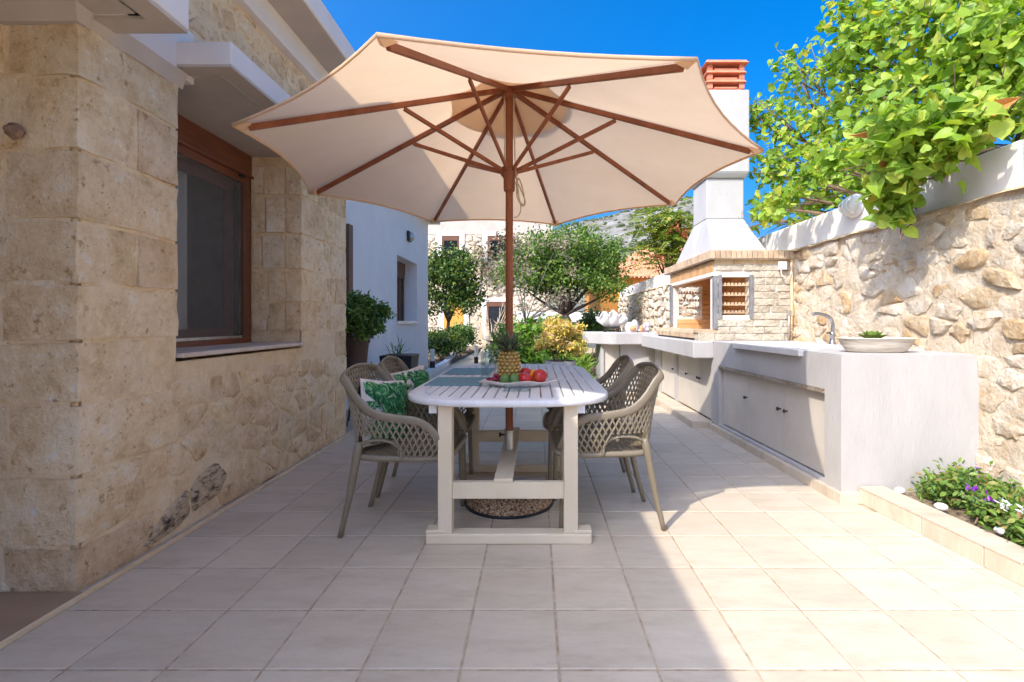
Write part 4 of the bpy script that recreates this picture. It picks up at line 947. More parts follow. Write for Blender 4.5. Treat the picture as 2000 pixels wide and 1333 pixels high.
for k in range(nsl):
    x0 = TXc - THW + .085 + k * sw_; xm = x0 + sw_ / 2
    for q, (ya, yb_) in enumerate(secs):
        if q == 0:
            ys = np.linspace(TY0 + .085, TY0 + .46, 80); ok = [y for y in ys if inner_half(y) > abs(xm - TXc) + sw_ * .3]; 
            if not ok: continue
            ya = ok[0]
        if q == 2:
            ys = np.linspace(TY1 - .46, TY1 - .085, 80); ok = [y for y in ys if inner_half(y) > abs(xm - TXc) + sw_ * .3]; yb_ = ok[-1]
        if q == 0 and abs(xm + .1697) < .035: 
            MB().box(x0 + .004, x0 + sw_ - .004, ya, 3.06, zt - .024, zt - .001).box(x0 + .004, x0 + sw_ - .004, 3.14, yb_, zt - .024, zt - .001).build('slat', M_white, tb); continue
        MB().box(x0 + .004, x0 + sw_ - .004, ya - .006, yb_ + .0, zt - .024, zt - .001).build('slat', M_white, tb, bevel=.0015, seg=1)
for ty in (2.545, 3.74):
    for lx in (-.475, .185):
        MB().box(lx - .037, lx + .037, ty - .035, ty + .035, .055, zb - .001).build('leg', M_cream, tb, bevel=.004)
    MB().hexa([(-.575, ty - .04, 0), (.295, ty - .04, 0), (.295, ty + .04, 0), (-.575, ty + .04, 0)], [(-.575, ty - .04, .056), (.295, ty - .04, .056), (.295, ty + .04, .056), (-.575, ty + .04, .056)]).build('foot', M_cream, tb, bevel=.008)
    for a in (-.575, .195): MB().box(a, a + .1, ty - .038, ty + .038, .055, .075).build('foot_cap', M_cream, tb, bevel=.006)
    MB().box(-.439, .149, ty - .02, ty + .02, .232, .318).build('stretcher', M_cream, tb, bevel=.003)
MB().box(-.205 - .015, -.12, 2.525, 3.76, .319, .338).build('long_stretcher', M_cream, tb, bevel=.003)
for lx in (-.54, .24): MB().box(lx - .02, lx + .02, 2.52, 4.3, zb - .045, zb - .0005).build('apron', M_white, tb)

# ================================================================ UMBRELLA
UX, UY, UR, UZ = -.1697, 3.10, 1.514, 2.107
um = thing('parasol', 'open beige octagonal parasol with red brown wooden ribs through the dining table', 'parasol', (UX, UY, 0))
HUBZ = 2.675
A = [R(a + .85) for a in (255, 300, 345, 30, 75, 120, 165, 210)]
def rimz(a): return UZ + UR * (.0105 * math.cos(a) - .0210 * math.sin(a))
tips = [Vector((UR * math.cos(a), UR * math.sin(a), rimz(a))) for a in A]
hub = Vector((0, 0, HUBZ))
MB().lathe([(.0245, .06), (.0245, 2.0), (.0245, 2.72)], (0, 0, 0), 16).build('pole', M_rope2, um, auto=60)
# canopy: eight panels, scalloped hem, slight sag
for i in range(8):
    a, b = tips[i], tips[(i + 1) % 8]; mb = MB(); nu, nv = 8, 10; vs = []
    for j in range(nv + 1):
        t = .03 + .97 * j / nv
        for k in range(nu + 1):
            u = k / nu; sg = 4 * u * (1 - u)
            e = a.lerp(b, u); c = hub.lerp(e, t)
            inw = (Vector((0, 0, c.z)) - c); inw.z = 0
            c = c + inw * (.05 * sg * t ** 2.5) ; c.z += .02 * sg * t * t - .03 * sg * math.sin(math.pi * t) + .012
            vs.append(c)
    mb.add(vs, [(j * (nu + 1) + k, j * (nu + 1) + k + 1, (j + 1) * (nu + 1) + k + 1, (j + 1) * (nu + 1) + k) for j in range(nv) for k in range(nu)])
    pn = mb.build('canopy_panel', M_fabric, um, smooth=True)
    hem = [Vector(vs[nv * (nu + 1) + k]) for k in range(nu + 1)]
    MB().tube([h + Vector((0, 0, -.004)) for h in hem], .006, 6, flat=(1.6, .5)).build('hem', M_fabric, pn, smooth=True)
# vent cap
mb = MB(); vs = [Vector((0, 0, HUBZ + .075))]
for j, t in enumerate((.10, .19, .27)):
    for i in range(8):
        e = hub.lerp(tips[i], t); e.z += .055 - .02 * j; vs.append(e)
fs = [(0, 1 + i, 1 + (i + 1) % 8) for i in range(8)] + [(1 + j * 8 + i, 1 + (j + 1) * 8 + i, 1 + (j + 1) * 8 + (i + 1) % 8, 1 + j * 8 + (i + 1) % 8) for j in range(2) for i in range(8)]
mb.add(vs, fs).build('vent_cap', M_fabric, um, smooth=True)
def beam(p, q, wd, ht, name, mat, parent, up=Vector((0, 0, 1)), bev=.003):
    d = (q - p).normalized(); s = d.cross(up).normalized() * wd / 2; n_ = s.cross(d).normalized() * ht / 2
    return MB().hexa([p - s - n_, p + s - n_, p + s + n_, p - s + n_], [q - s - n_, q + s - n_, q + s + n_, q - s + n_]).build(name, mat, parent, bevel=bev, seg=1)
RUN = 2.13
for i, t in enumerate(tips):
    d = Vector((math.cos(A[i]), math.sin(A[i]), 0))
    p = Vector((0, 0, HUBZ - .02)) + d * .03; q = hub.lerp(t, .955) + Vector((0, 0, -.016))
    rb = beam(p, q, .020, .030, 'rib', M_wood, um)
    s0 = Vector((0, 0, RUN)) + d * .035; s1 = p.lerp(q, .46) + Vector((0, 0, -.022))
    beam(s0, s1, .017, .024, 'strut', M_wood, rb)
    # corner pocket
    e = t + Vector((0, 0, .006)); sd = Vector((-d.y, d.x, 0)); dn = (q - p).normalized()
    MB().add([e - dn * .085 + sd * .04 - Vector((0, 0, .012)), e - dn * .085 - sd * .04 - Vector((0, 0, .012)), e - sd * .006, e + sd * .006, e - dn * .05 + Vector((0, 0, -.034))], [(0, 1, 4), (1, 2, 4), (2, 3, 4), (3, 0, 4)]).build('corner_pocket', M_fabric, um)
MB().lathe([(.026, -.07), (.05, -.055), (.055, -.02), (.05, .0), (.026, .005)], (0, 0, HUBZ), 16).build('crown_hub', M_wood, um, auto=40)
MB().lathe([(.026, -.11), (.036, -.10), (.038, -.02), (.055, .0), (.055, .045), (.04, .055), (.026, .055)], (0, 0, RUN - .02), 16).build('runner', M_wood, um, auto=40)
MB().lathe([(.001, .02), (.03, .02), (.035, .04), (.02, .09), (.001, .10)], (0, 0, HUBZ + .05), 12).build('finial', M_wood, um, smooth=True)
mb = MB(); mb.tube(cat_rom([(.03, -.03, HUBZ - .06), (.034, -.035, 2.4), (.045, -.04, 2.1), (.07, -.045, 2.02), (.105, -.05, 1.93), (.085, -.05, 1.90), (.05, -.04, 1.97), (.06, -.045, 2.08), (.09, -.05, 2.0), (.10, -.05, 1.915), (.07, -.045, 1.93), (.055, -.04, 2.03), (.045, -.035, 2.1)], 5), .0045, 6)
mb.tube(cat_rom([(.04, -.03, 2.06), (.075, -.04, 1.90), (.06, -.04, 1.84), (.03, -.035, 1.83)], 5), .004, 6)
mb.tube(cat_rom([(-.03, -.03, HUBZ - .06), (-.03, -.03, 2.5), (-.028, -.03, 2.16)], 4), .004, 6)
mb.build('cord', M_rope, um, smooth=True)
ub = thing('parasol_stand', 'round exposed pebble concrete parasol base under the table', 'parasol stand', (UX, 3.11, 0))
MB().lathe([(.001, 0), (.27, 0), (.282, .012), (.272, .03), (.23, .06), (.16, .085), (.08, .095), (.001, .097)], (0, 0, 0), 40).build('weight', M_pebble, ub, smooth=True)
MB().lathe([(.276, -.001), (.287, -.001), (.287, .014), (.281, .016)], (0, 0, 0), 40).build('rim', M_black, ub, smooth=True)
MB().lathe([(.03, .09), (.03, .455), (.034, .458), (.034, .466), (.0255, .468)], (0, -.01, 0), 20).build('sleeve', M_steel, ub, auto=40)
MB().tube([(-.02, -.01, .435), (-.05, -.012, .435), (-.055, -.012, .435), (-.065, -.012, .435)], [.006, .006, .016, .014], 8).build('knob', M_black, ub)

# ================================================================ CHAIRS
def make_chair():
    t = thing('armchair', '', 'chair')
    rimP = [(.262, .275, .47), (.276, .235, .56), (.282, .15, .635), (.283, .02, .655), (.28, -.10, .68), (.268, -.185, .745), (.254, -.25, .835), (.232, -.285, .872), (.12, -.302, .893), (0, -.306, .902)]
    lowP = [(.252, .275, .445), (.252, .21, .44), (.25, .12, .435), (.248, .02, .435), (.244, -.08, .435), (.236, -.15, .437), (.222, -.20, .44), (.17, -.225, .445), (.09, -.232, .447), (0, -.235, .448)]
    def full(P): 
        h = cat_rom(P, 4); return h + [Vector((-p.x, p.y, p.z)) for p in h[:-1][::-1]]
    rimC, lowC = full(rimP), full(lowP); n = len(rimC)
    cum = [0]
    for i in range(1, n): cum.append(cum[-1] + ((lowC[i] + rimC[i]) / 2 - (lowC[i - 1] + rimC[i - 1]) / 2).length)
    Ltot = cum[-1]
    def S(p, h):
        i = int(np.searchsorted(cum, p)) ; i = min(max(i, 1), n - 1); f = (p - cum[i - 1]) / max(1e-6, cum[i] - cum[i - 1]); lo = lowC[i - 1].lerp(lowC[i], f); hi = rimC[i - 1].lerp(rimC[i], f)
        Hh = (hi - lo).length; v = h / Hh
        if v > 1.001: return None
        c = lo.lerp(hi, v); bow = math.sin(math.pi * v) * .018
        out = Vector((c.x, c.y + .02, 0)).normalized(); back = max(0, -c.y / .25)
        return c + out * bow * (1 - 1.6 * min(1, max(0, back)))
    def wall_bars(mb, step, slope, rad):
        k = -.6
        while k < Ltot + .6:
            for sgn in (1, -1):
                pts = []; h = 0
                while h < .6:
                    p = k + sgn * h * slope
                    if 0 <= p <= Ltot:
                        q = S(p, h)
                        # leave the oval opening low at the rear corners
                        if q is not None and not ((-.19 < q.y < .02) and h < .095 and abs(q.x) > .15): pts.append(q)
                        else:
                            if len(pts) > 1: mb.tube(pts, rad, 4, False)
                            pts = []
                    elif pts: break
                    h += .03
                if len(pts) > 1: mb.tube(pts, rad, 4, False)
            k += step
    m = MB(); wall_bars(m, .033, .50, .0060); m.build('lattice_shell', M_taupe, t)
    MB().tube(rimC, [.016] * n, 8, flat=(.5, 1.6)).build('rim', M_taupe, t, smooth=True)
    # ovals at the rear
    for sx in (1, -1): MB().tube(cat_rom([(sx * .252, .045, .43), (sx * .256, .03, .50), (sx * .26, -.04, .535), (sx * .252, -.13, .53), (sx * .236, -.195, .50)], 5), .011, 6, flat=(1.4, .8)).build('side_bow', M_taupe, t, smooth=True)
    # seat with lattice
    m = MB(); fr_ = [Vector(p) for p in lowC]; front = [Vector((.252, .275, .442)), Vector((.2, .30, .445)), Vector((0, .305, .448)), Vector((-.2, .30, .445)), Vector((-.252, .275, .442))]
    fc = cat_rom(front, 4)
    m.tube(fr_, .014, 6, flat=(1.3, .8)).tube(fc, .016, 6); m.build('seat_frame', M_taupe, t, smooth=True)
    m = MB(); k = -.6
    while k < .6:
        for sgn in (1, -1):
            pts = []
            for y in np.arange(-.23, .301, .04):
                x = k + sgn * (y + .23) * .62
                if abs(x) < .248 - (max(0, -.1 - y) * .3): pts.append((x, y, .447 - .012 * math.cos(x * 6) * math.cos((y - .03) * 5)))
                else:
                    if len(pts) > 1: m.tube(pts, .0085, 4, False)
                    pts = []
            if len(pts) > 1: m.tube(pts, .0085, 4, False)
        k += .036
    m.build('seat', M_taupe, t)
    for sx in (1, -1):
        MB().tube(cat_rom([(sx * .25, .262, .47), (sx * .252, .262, .40), (sx * .252, .268, .2), (sx * .25, .275, 0)], 4), [.026, .025, .024, .023, .022, .021, .020, .0195, .019, .018, .0175, .017, .0165], 8, flat=(1.0, .8)).build('leg', M_taupe, t, smooth=True)
        MB().tube(cat_rom([(sx * .238, -.19, .52), (sx * .240, -.205, .44), (sx * .228, -.25, .22), (sx * .215, -.305, 0)], 4), [.020, .024, .027, .028, .027, .025, .024, .023, .021, .020, .0185, .0175, .0165], 8, flat=(1.0, .85)).build('leg', M_taupe, t, smooth=True)
    return t
ch0 = make_chair()
CH = [(-.745, 2.80, -90, 'taupe lattice armchair nearest on the left, holding the larger palm leaf cushion'), (-.755, 3.415, -90, 'taupe lattice armchair behind on the left, holding the cushion with yellow edged palm print'),
      (.405, 2.885, 90, 'empty taupe lattice armchair nearest on the right of the table'), (.375, 3.51, 90, 'empty taupe lattice armchair behind on the right, beside the table corner')]
for k, (x, y, rz, lb) in enumerate(CH):
    o = ch0 if k == 0 else copy_tree(ch0)
    o.location = (x, y, 0); o.rotation_euler = (0, 0, R(rz + (-2, 3, 2, -2)[k])); tag(o, lb, 'chair', 'lattice armchairs around the table')
def cushion(name, label, loc, rot, s, seed, mirror=1):
    t = thing(name, label, 'cushion', loc, 0, 'palm print cushions on the left chairs'); t.rotation_euler = rot
    n = 14; rdc = random.Random(seed)
    def f(u, v, side): 
        e = (1 - u ** 4) * (1 - v ** 4); k = 1 - .07 * (u * u * (1 - v * v) + v * v * (1 - u * u)) ; k2 = 1 - .08 * (1 - abs(u)) * (abs(v) > .99) 
        return Vector((u * s / 2 * (1 - .10 * (1 - u * u) * 0 - .06 * (1 - abs(v)) * (abs(u) ** 3)), v * s / 2 * (1 - .06 * (1 - abs(u)) * abs(v) ** 3), side * (.058 * max(0, e) ** .8 + .004 * noise.noise(Vector((u * 3, v * 3, seed))))))
    m = MB()
    for side in (1, -1):
        vs = [f(-1 + 2 * i / n, -1 + 2 * j / n, side) for j in range(n + 1) for i in range(n + 1)]
        fs = [(j * (n + 1) + i, j * (n + 1) + i + 1, (j + 1) * (n + 1) + i + 1, (j + 1) * (n + 1) + i) for j in range(n) for i in range(n)]
        m.add(vs, fs if side > 0 else [q[::-1] for q in fs])
    m.build('cover', M_cush, t, smooth=True)
    # printed fronds lying on the cloth
    m = MB()
    for side in (1, -1):
        for q in range(60):
            u, v = rdc.uniform(-.95, .95), rdc.uniform(-.95, .95); a = rdc.uniform(0, 6.28); ln = rdc.uniform(.5, .95); 
            for w_ in range(13):
                tt = w_ / 12; cu, cv = u + math.cos(a) * ln * tt, v + math.sin(a) * ln * tt
                for sd in (1, -1):
                    b = a + sd * R(48 - 15 * tt); L_ = .30 * math.sin(math.pi * (.12 + .85 * tt)); 
                    P = []
                    for (al, wd) in ((0, .016), (.5, .03), (1, .0)):
                        pu, pv = cu + math.cos(b) * L_ * al, cv + math.sin(b) * L_ * al
                        for ws in ((1, -1) if wd else (0,)): P.append((pu - math.sin(b) * wd * ws, pv + math.cos(b) * wd * ws))
                    if all(abs(x) < .97 and abs(y) < .97 for x, y in P):
                        m.add([f(x, y, side) + Vector((0, 0, side * (.0015 + .0003 * q))) for x, y in P], [(0, 1, 3, 2), (2, 3, 4)] if side < 0 else [(0, 2, 3, 1), (2, 4, 3)])
    m.build('leaf_print', L_palm, t); return t
cushion('cushion', 'white cushion with large green palm leaf print on the nearest left chair', (-.890, 2.83, .635), (R(80), R(8), R(66)), .38, 3)
cushion('cushion', 'smaller cushion with dense green palm print on the second left chair', (-.885, 3.45, .645), (R(80), R(-6), R(64)), .37, 8)

# ================================================================ ON THE TABLE
for k, (x0, x1, y0, y1, lb) in enumerate([(-.695, -.345, 2.99, 3.42, 'nearer blue woven placemat on the left of the table'), (-.70, -.35, 3.60, 4.10, 'farther blue woven placemat on the left of the table')]):
    o = MB().box(x0, x1, y0, y1, TZ + .001, TZ + .004).build('placemat', M_mat, None); tag(o, lb, 'placemat', 'blue placemats')
PX, PY, PZ = -.122, 2.965, TZ + .001
pl = thing('fruit_platter', 'white leaf shaped ceramic platter holding fruit on the table', 'platter', (PX, PY, PZ))
m = MB(); prof_ = [(.001, 0), (.10, 0), (.15, .010), (.19, .026), (.205, .034), (.20, .038), (.15, .018), (.10, .008), (.001, .007)]; n = 40; vs = []
for r_, z in prof_:
    for k in range(n):
        a = 2 * math.pi * k / n; q = 1 + .05 * math.cos(5 * a) * (r_ / .2) ** 2 + .20 * max(0, math.cos(a)) ** 8 * (r_ / .2) ** 3 + .18 * max(0, -math.cos(a)) ** 14 * (r_ / .2) ** 3
        vs.append((r_ * math.cos(a) * q, r_ * math.sin(a) * q * .52, z + .006 * math.cos(5 * a) * (r_ / .2) ** 2))
m.add(vs, [(i * n + k, i * n + (k + 1) % n, (i + 1) * n + (k + 1) % n, (i + 1) * n + k) for i in range(len(prof_) - 1) for k in range(n)]).build('dish', M_plate, pl, smooth=True)
# pineapple
pa = thing('pineapple', 'ripe pineapple with spiky crown standing on the fruit platter', 'pineapple', (-.166, 2.99, PZ + .010))
m = MB().lathe([(.001, 0), (.04, .002), (.058, .03), (.066, .08), (.066, .13), (.058, .18), (.04, .205), (.015, .215)], (0, 0, 0), 22); m.build('body', M_pine, pa, smooth=True)
m = MB()
for r_ in range(9):
    z = .022 + r_ * .0215; rad = float(np.interp(z, [0, .03, .08, .13, .18, .205], [.045, .058, .066, .066, .058, .04]))
    for k in range(13):
        a = 2 * math.pi * (k + .5 * (r_ % 2)) / 13; c = Vector((math.cos(a) * rad, math.sin(a) * rad, z)); d = Vector((math.cos(a), math.sin(a), 0)); s = Vector((-math.sin(a), math.cos(a), 0)); h = .0118; wd = .0155
        m.add([c + s * wd, c + Vector((0, 0, h)), c - s * wd, c - Vector((0, 0, h)), c + d * .009 + s * wd * .3, c + d * .009 + Vector((0, 0, h * .4)), c + d * .009 - s * wd * .3, c + d * .009 - Vector((0, 0, h * .4)), c + d * .012 + Vector((0, 0, .004))],
              [(0, 1, 5, 4), (1, 2, 6, 5), (2, 3, 7, 6), (3, 0, 4, 7), (4, 5, 8), (5, 6, 8), (6, 7, 8), (7, 4, 8)])
kind(m.build('eye', M_eye, pa), 'stuff')
m = MB()
for k in range(58):
    a = rd.uniform(0, 2 * math.pi); el = rd.uniform(.25, 1.35); ln = rd.uniform(.09, .20) * (1.1 if el > .7 else .9)
    d = Vector((math.cos(a) * math.cos(el) - .32, math.sin(a) * math.cos(el), math.sin(el))).normalized(); s = d.cross(Vector((0, 0, 1))).normalized() * .011; b = Vector((math.cos(a) * .012 - .0, math.sin(a) * .012, .205)); dr = Vector((d.x * .03, d.y * .03, -.015))
    P = [b - s, b + s, b + d * ln * .5 + s * 1.1 , b + d * ln * .5 - s * 1.1, b + d * ln + dr, b + d * ln * .5 + Vector((0, 0, -.006))]
    m.add(P, [(0, 1, 2, 5), (0, 5, 3), (5, 2, 4), (3, 5, 4)])
m.build('crown', L_pine, pa)
def fruit(name, label, cat, loc, r, mat, sc_=(1, 1, 1), stem=False, rot=(0, 0, 0), group=None):
    m = MB(); n, k = 16, 11; pr = []
    for i in range(k + 1):
        a = math.pi * i / k; dim = .14 * r * (math.exp(-((a - math.pi) / .4) ** 2) + .5 * math.exp(-(a / .3) ** 2)); pr.append((max(1e-4, math.sin(a)) * r, -math.cos(a) * r * sc_[2] - math.copysign(dim, -math.cos(a)) * (1 if stem else 0)))
    m.lathe(pr, (0, 0, 0), n, sc_[0], sc_[1]); o = m.build(name, mat, None, smooth=True); o.location = loc; o.rotation_euler = rot; tag(o, label, cat, group)
    if stem: MB().tube([(0, 0, r * .75), (.004, 0, r * 1.05)], .002, 5).build('stem', M_stem, o)
    return o
fz = PZ + .012
fruit('apple', 'red apple at the front of the platter beside the green mangoes', 'apple', (-.066, 2.925, fz + .040), .042, M_apple, (1, 1, .92), True, (.2, .1, 0), 'red apples on the platter')
fruit('apple', 'largest red apple at the right end of the platter', 'apple', (.026, 2.955, fz + .052), .046, M_apple, (1, 1, .95), True, (-.3, .3, 1), 'red apples on the platter')
fruit('apple', 'red apple half hidden behind the others next to the pineapple', 'apple', (-.062, 3.02, fz + .062), .042, M_apple, (1, 1, .92), True, (.3, -.2, 2), 'red apples on the platter')
fruit('orange', 'single orange tucked between the red apples', 'orange', (-.012, 3.015, fz + .046), .04, M_fruitor)
fruit('mango', 'green mango at the front left beside the grapes', 'mango', (-.187, 2.905, fz + .034), .034, M_mango, (.95, .9, 1.15), False, (.5, .3, 0), 'green mangoes on the platter')
fruit('mango', 'green mango touching the front red apple', 'mango', (-.128, 2.905, fz + .037), .034, M_mango, (.95, .9, 1.18), False, (-.3, -.35, 1), 'green mangoes on the platter')
gr = thing('grape_bunch', 'bunch of dark red grapes at the left end of the platter', 'grapes', (-.245, 2.955, fz))
m = MB()
for k in range(42):
    a = rd.uniform(0, 6.28); q = rd.uniform(0, 1) ** .5; m.ball((math.cos(a) * q * .05, math.sin(a) * q * .04, .018 + rd.uniform(0, 1) * .055 * (1 - q * .6)), rd.uniform(.010, .0125), 9, 6)
m.build('berries', M_grape, gr, smooth=True); MB().tube([(0, 0, .06), (.02, .01, .09), (.05, .015, .095)], .002, 5).build('stalk', M_stem, gr)
def wineglass(loc, lb):
    t = thing('wine_glass', lb, 'glass', loc, 0, 'wine glasses behind the platter')
    MB().lathe([(.001, 0), (.034, 0), (.034, .003), (.006, .008), (.004, .015), (.004, .08), (.012, .088), (.032, .11), (.041, .145), (.038, .185), (.033, .215), (.0318, .215), (.0365, .185), (.0395, .145), (.031, .113), (.001, .092)], (0, 0, 0), 20).build('glass', M_clear, t, smooth=True); return t
wineglass((-.325, 3.22, TZ), 'left wine glass standing behind the grapes'); wineglass((-.255, 3.25, TZ), 'right wine glass standing beside the pineapple')
cr = thing('glass_carafe', 'clear glass carafe with narrow neck behind the wine glasses', 'carafe', (-.335, 3.42, TZ))
MB().lathe([(.001, 0), (.05, 0), (.055, .02), (.055, .12), (.03, .18), (.02, .21), (.022, .27), (.027, .30), (.025, .30), (.0195, .27), (.018, .21), (.028, .178), (.052, .12), (.052, .02), (.001, .008)], (0, 0, 0), 20).build('glass', M_clear, cr, smooth=True)
at = thing('glass_ashtray', 'clear cut glass rectangular ashtray in front of the platter', 'ashtray', (-.112, 2.78, TZ + .001))
m = MB().box(-.072, .072, -.042, .042, 0, .008)
for x0, x1, y0, y1 in [(-.075, .075, -.045, -.036), (-.075, .075, .036, .045), (-.075, -.066, -.036, .036), (.066, .075, -.036, .036)]: m.box(x0, x1, y0, y1, .002, .03)
for k in range(14): m.box(-.068 + k * .0102, -.064 + k * .0102, -.048, -.0455, .004, .027)
m.build('glass', M_clear, at)

# ================================================================ POTS AND PLANTS NEAR
pp = thing('potted_shrub', 'round glossy green shrub in a tall brown pot at the house corner', 'potted plant', (-2.06, 5.5, 0))
MB().lathe([(.11, .52), (.13, .80), (.15, .97), (.165, .975), (.165, 1.0), (.14, 1.0), (.13, .95), (.001, .94)], (0, 0, 0), 24).build('pot', M_brownpot, pp, auto=40)
m = MB()
for k in range(3):
    a = k * 2.1 + .3; m.tube(cat_rom([(math.cos(a) * .17, math.sin(a) * .17, 0), (math.cos(a) * .12, math.sin(a) * .12, .25), (math.cos(a) * .14, math.sin(a) * .14, .5), (math.cos(a) * .17, math.sin(a) * .17, .7)], 4), .007, 6)
m.lathe([(.11, .50), (.135, .50), (.135, .518), (.11, .518)], (0, 0, 0), 20); m.build('stand', M_dark, pp, smooth=True)
m = MB().tube([(0, 0, .93), (.02, 0, 1.1), (0, 0, 1.25)], .02, 6)
for k in range(10): a = k * 1.9; m.tube([(0, 0, 1.05), (math.cos(a) * .2, math.sin(a) * .2, 1.2 + .12 * math.sin(k))], .008, 5)
m.build('stem', M_bark, pp, smooth=True)
cen = ellipsoid_clumps((.03, 0, 1.19), (.31, .31, .25), 90, .075, .8); pos = clumps(cen, 52, .075); leafmesh('foliage', pos, .052, 'oval', L_gloss, pp, .6)
sp = thing('square_planter', 'black tapered square planter with thin spiky leaves against the white wing', 'planter', (-1.98, 7.0, 0))
m = MB(); bq_ = [(-.17, -.17, 0), (.17, -.17, 0), (.17, .17, 0), (-.17, .17, 0)]; tq = [(-.23, -.23, .68), (.23, -.23, .68), (.23, .23, .68), (-.23, .23, .68)]
m.hexa(bq_, tq); m.build('pot', M_black, sp, bevel=.008)
MB().box(-.2, .2, -.2, .2, .678, .684).build('soil', M_soil, sp)
m = MB()
for k in range(26):
    a = rd.uniform(0, 6.28); el = rd.uniform(.3, 1.4); ln = rd.uniform(.2, .42); d = Vector((math.cos(a) * math.cos(el), math.sin(a) * math.cos(el), math.sin(el))); s = Vector((-math.sin(a), math.cos(a), 0)) * .007; b = Vector((rd.uniform(-.12, .0), rd.uniform(-.1, .1), .68))
    m.add([b - s, b + s, b + d * ln * .6 + s, b + d * ln * .6 - s, b + d * ln + Vector((d.x * .06, d.y * .06, -.05))], [(0, 1, 2, 3), (3, 2, 4)])
m.build('spiky_leaves', L_mid, sp)
fp = thing('flower_pot', 'grey pot of bright yellow orange flowering foliage behind the table', 'potted plant', (.325, 6.3, 0))
MB().lathe([(.14, 0), (.16, .3), (.19, .60), (.205, .61), (.205, .65), (.18, .65), (.17, .60), (.001, .58)], (0, 0, 0), 24).build('pot', M_greypot, fp, auto=40)
cen = ellipsoid_clumps((0, 0, .92), (.31, .28, .235), 50, .075, .6); pos = clumps(cen, 44, .07); leafmesh('flower_heads', pos, .05, 'bract', L_yel, fp, .5)
cen2 = ellipsoid_clumps((0, 0, .82), (.20, .18, .12), 12, .08, .6); leafmesh('foliage', clumps(cen2, 30, .08), .06, 'oval', L_lime, fp, .5)
m = MB()
for k in range(14): a = k * 2.4; m.tube([(math.cos(a) * .06, math.sin(a) * .06, .58), (math.cos(a) * .17, math.sin(a) * .15, .90)], .005, 5)
m.build('stem', M_stem, fp)

# ================================================================ GARDEN BEYOND
def bush(name, label, cen, lsize, mat, shape='oval', per=34, sigma=.15, up=.5, group=None, base=None, cat='shrub'):
    c = np.array(cen); b = base or (float(c[:, 0].mean()), float(c[:, 1].mean()), 0); t = thing(name, label, cat, b, 0, group)
    leafmesh('foliage', clumps(cen, per, sigma) - np.array(b), lsize, shape, mat, t, up)
    m = MB()
    for q in cen[::3]: m.tube([(0 + rd.uniform(-.1, .1), rd.uniform(-.1, .1), 0), (q[0] - b[0], q[1] - b[1], q[2] - b[2])], [.012, .005], 5)
    m.build('stem', M_stem, t); return t
# left bed with kerb
pk = [(-2.36, 10.2), (-2.42, 12.5), (-2.75, 15.5), (-3.1, 19.5)]
m = MB()
for (a, b), (c, d) in zip(pk, pk[1:]): m.hexa([(a - .0, b, -.05), (a + .14, b, -.05), (c + .14, d, -.05), (c, d, -.05)][::1], [(a, b, .13), (a + .14, b, .13), (c + .14, d, .13), (c, d, .13)])
lk = m.build('path_kerb', M_plaster, None); tag(lk, 'low white kerb curving along the left side of the path', 'kerb')
sheet('left_bed_soil', -6, -2.3, 10.2, 21.4, .05, M_soil)
make_tree('citrus_tree', 'dense citrus tree with yellowing leaves beyond the white wing corner', 'tree', (-2.75, 15.0, 0), (-2.72, 15.0, 1.15), ellipsoid_clumps((-2.62, 15, 2.1), (.92, .95, 1.25), 90, .26, .6), 'oval', L_dark, .13, 34, .26, .09, M_bark)
bush('hibiscus_bush', 'dark green hibiscus bush with one red flower behind the path kerb', ellipsoid_clumps((-2.75, 14.2, .45), (.5, 1.1, .42), 34, .2, .3), .10, L_dark)
bush('hibiscus_bush', 'low green bush at the far end of the path kerb', ellipsoid_clumps((-2.75, 17.2, .45), (.5, 1.0, .5), 30, .2, .3), .11, L_gloss)
bush('path_shrub', 'pale green wispy shrub against the far stone house by the path', [(rd.uniform(-1.7, -.5), rd.uniform(18.6, 19.6), rd.uniform(.3, 1.3), .25) for _ in range(22)], .12, L_dry, per=10, sigma=.25)
bush('red_flower', 'single red hibiscus flower on the bush behind the kerb', [(-2.52, 13.6, .62, .05), (-2.52, 13.6, .6, .04)], .09, L_red, 'bract', 20, .05, cat='flower')
for k, (x, y, h, z, lb) in enumerate([(-2.30, 10.7, .42, .13, 'solar bollard lamp at the near end of the path kerb'), (-2.62, 14.3, .42, .13, 'solar bollard lamp farther along the path kerb beside the red flower'), (-1.66, 13.4, .5, -.005, 'solar bollard lamp standing out on the path right of the kerb')]):
    t = thing('bollard_lamp', lb, 'lamp', (x, y, z), 0, 'solar bollard lamps by the path')
    MB().lathe([(.06, 0), (.06, h * .35), (.055, h * .36)], (0, 0, 0), 14).build('base', M_dark, t, auto=40); MB().lathe([(.05, h * .36), (.05, h), (.001, h)], (0, 0, 0), 14).build('shade', M_lampw, t, auto=40)
    if k == 2: leafmesh('leaf_tuft', np.array([[rd.uniform(-.2, .2), rd.uniform(-.1, .1), h + rd.uniform(.04, .16)] for _ in range(30)]), .1, 'oval', L_dark, t)
# dry leaning stems by the far house
t = thing('dry_climber', 'bare dry climber stems against the far stone house', 'plant', (-2.0, 20.2, 0)); m = MB()
for k in range(26):
    a = rd.uniform(-.6, .6); m.tube(cat_rom([(a * .3, 0, 0), (a + rd.uniform(-.2, .2), .2, .8), (a * 1.5 + rd.uniform(-.3, .3), .5, rd.uniform(1.2, 2.4))], 3), [.03, .028, .025, .02, .016, .012, .008], 5)
m.build('stem', M_rope, t, smooth=True)
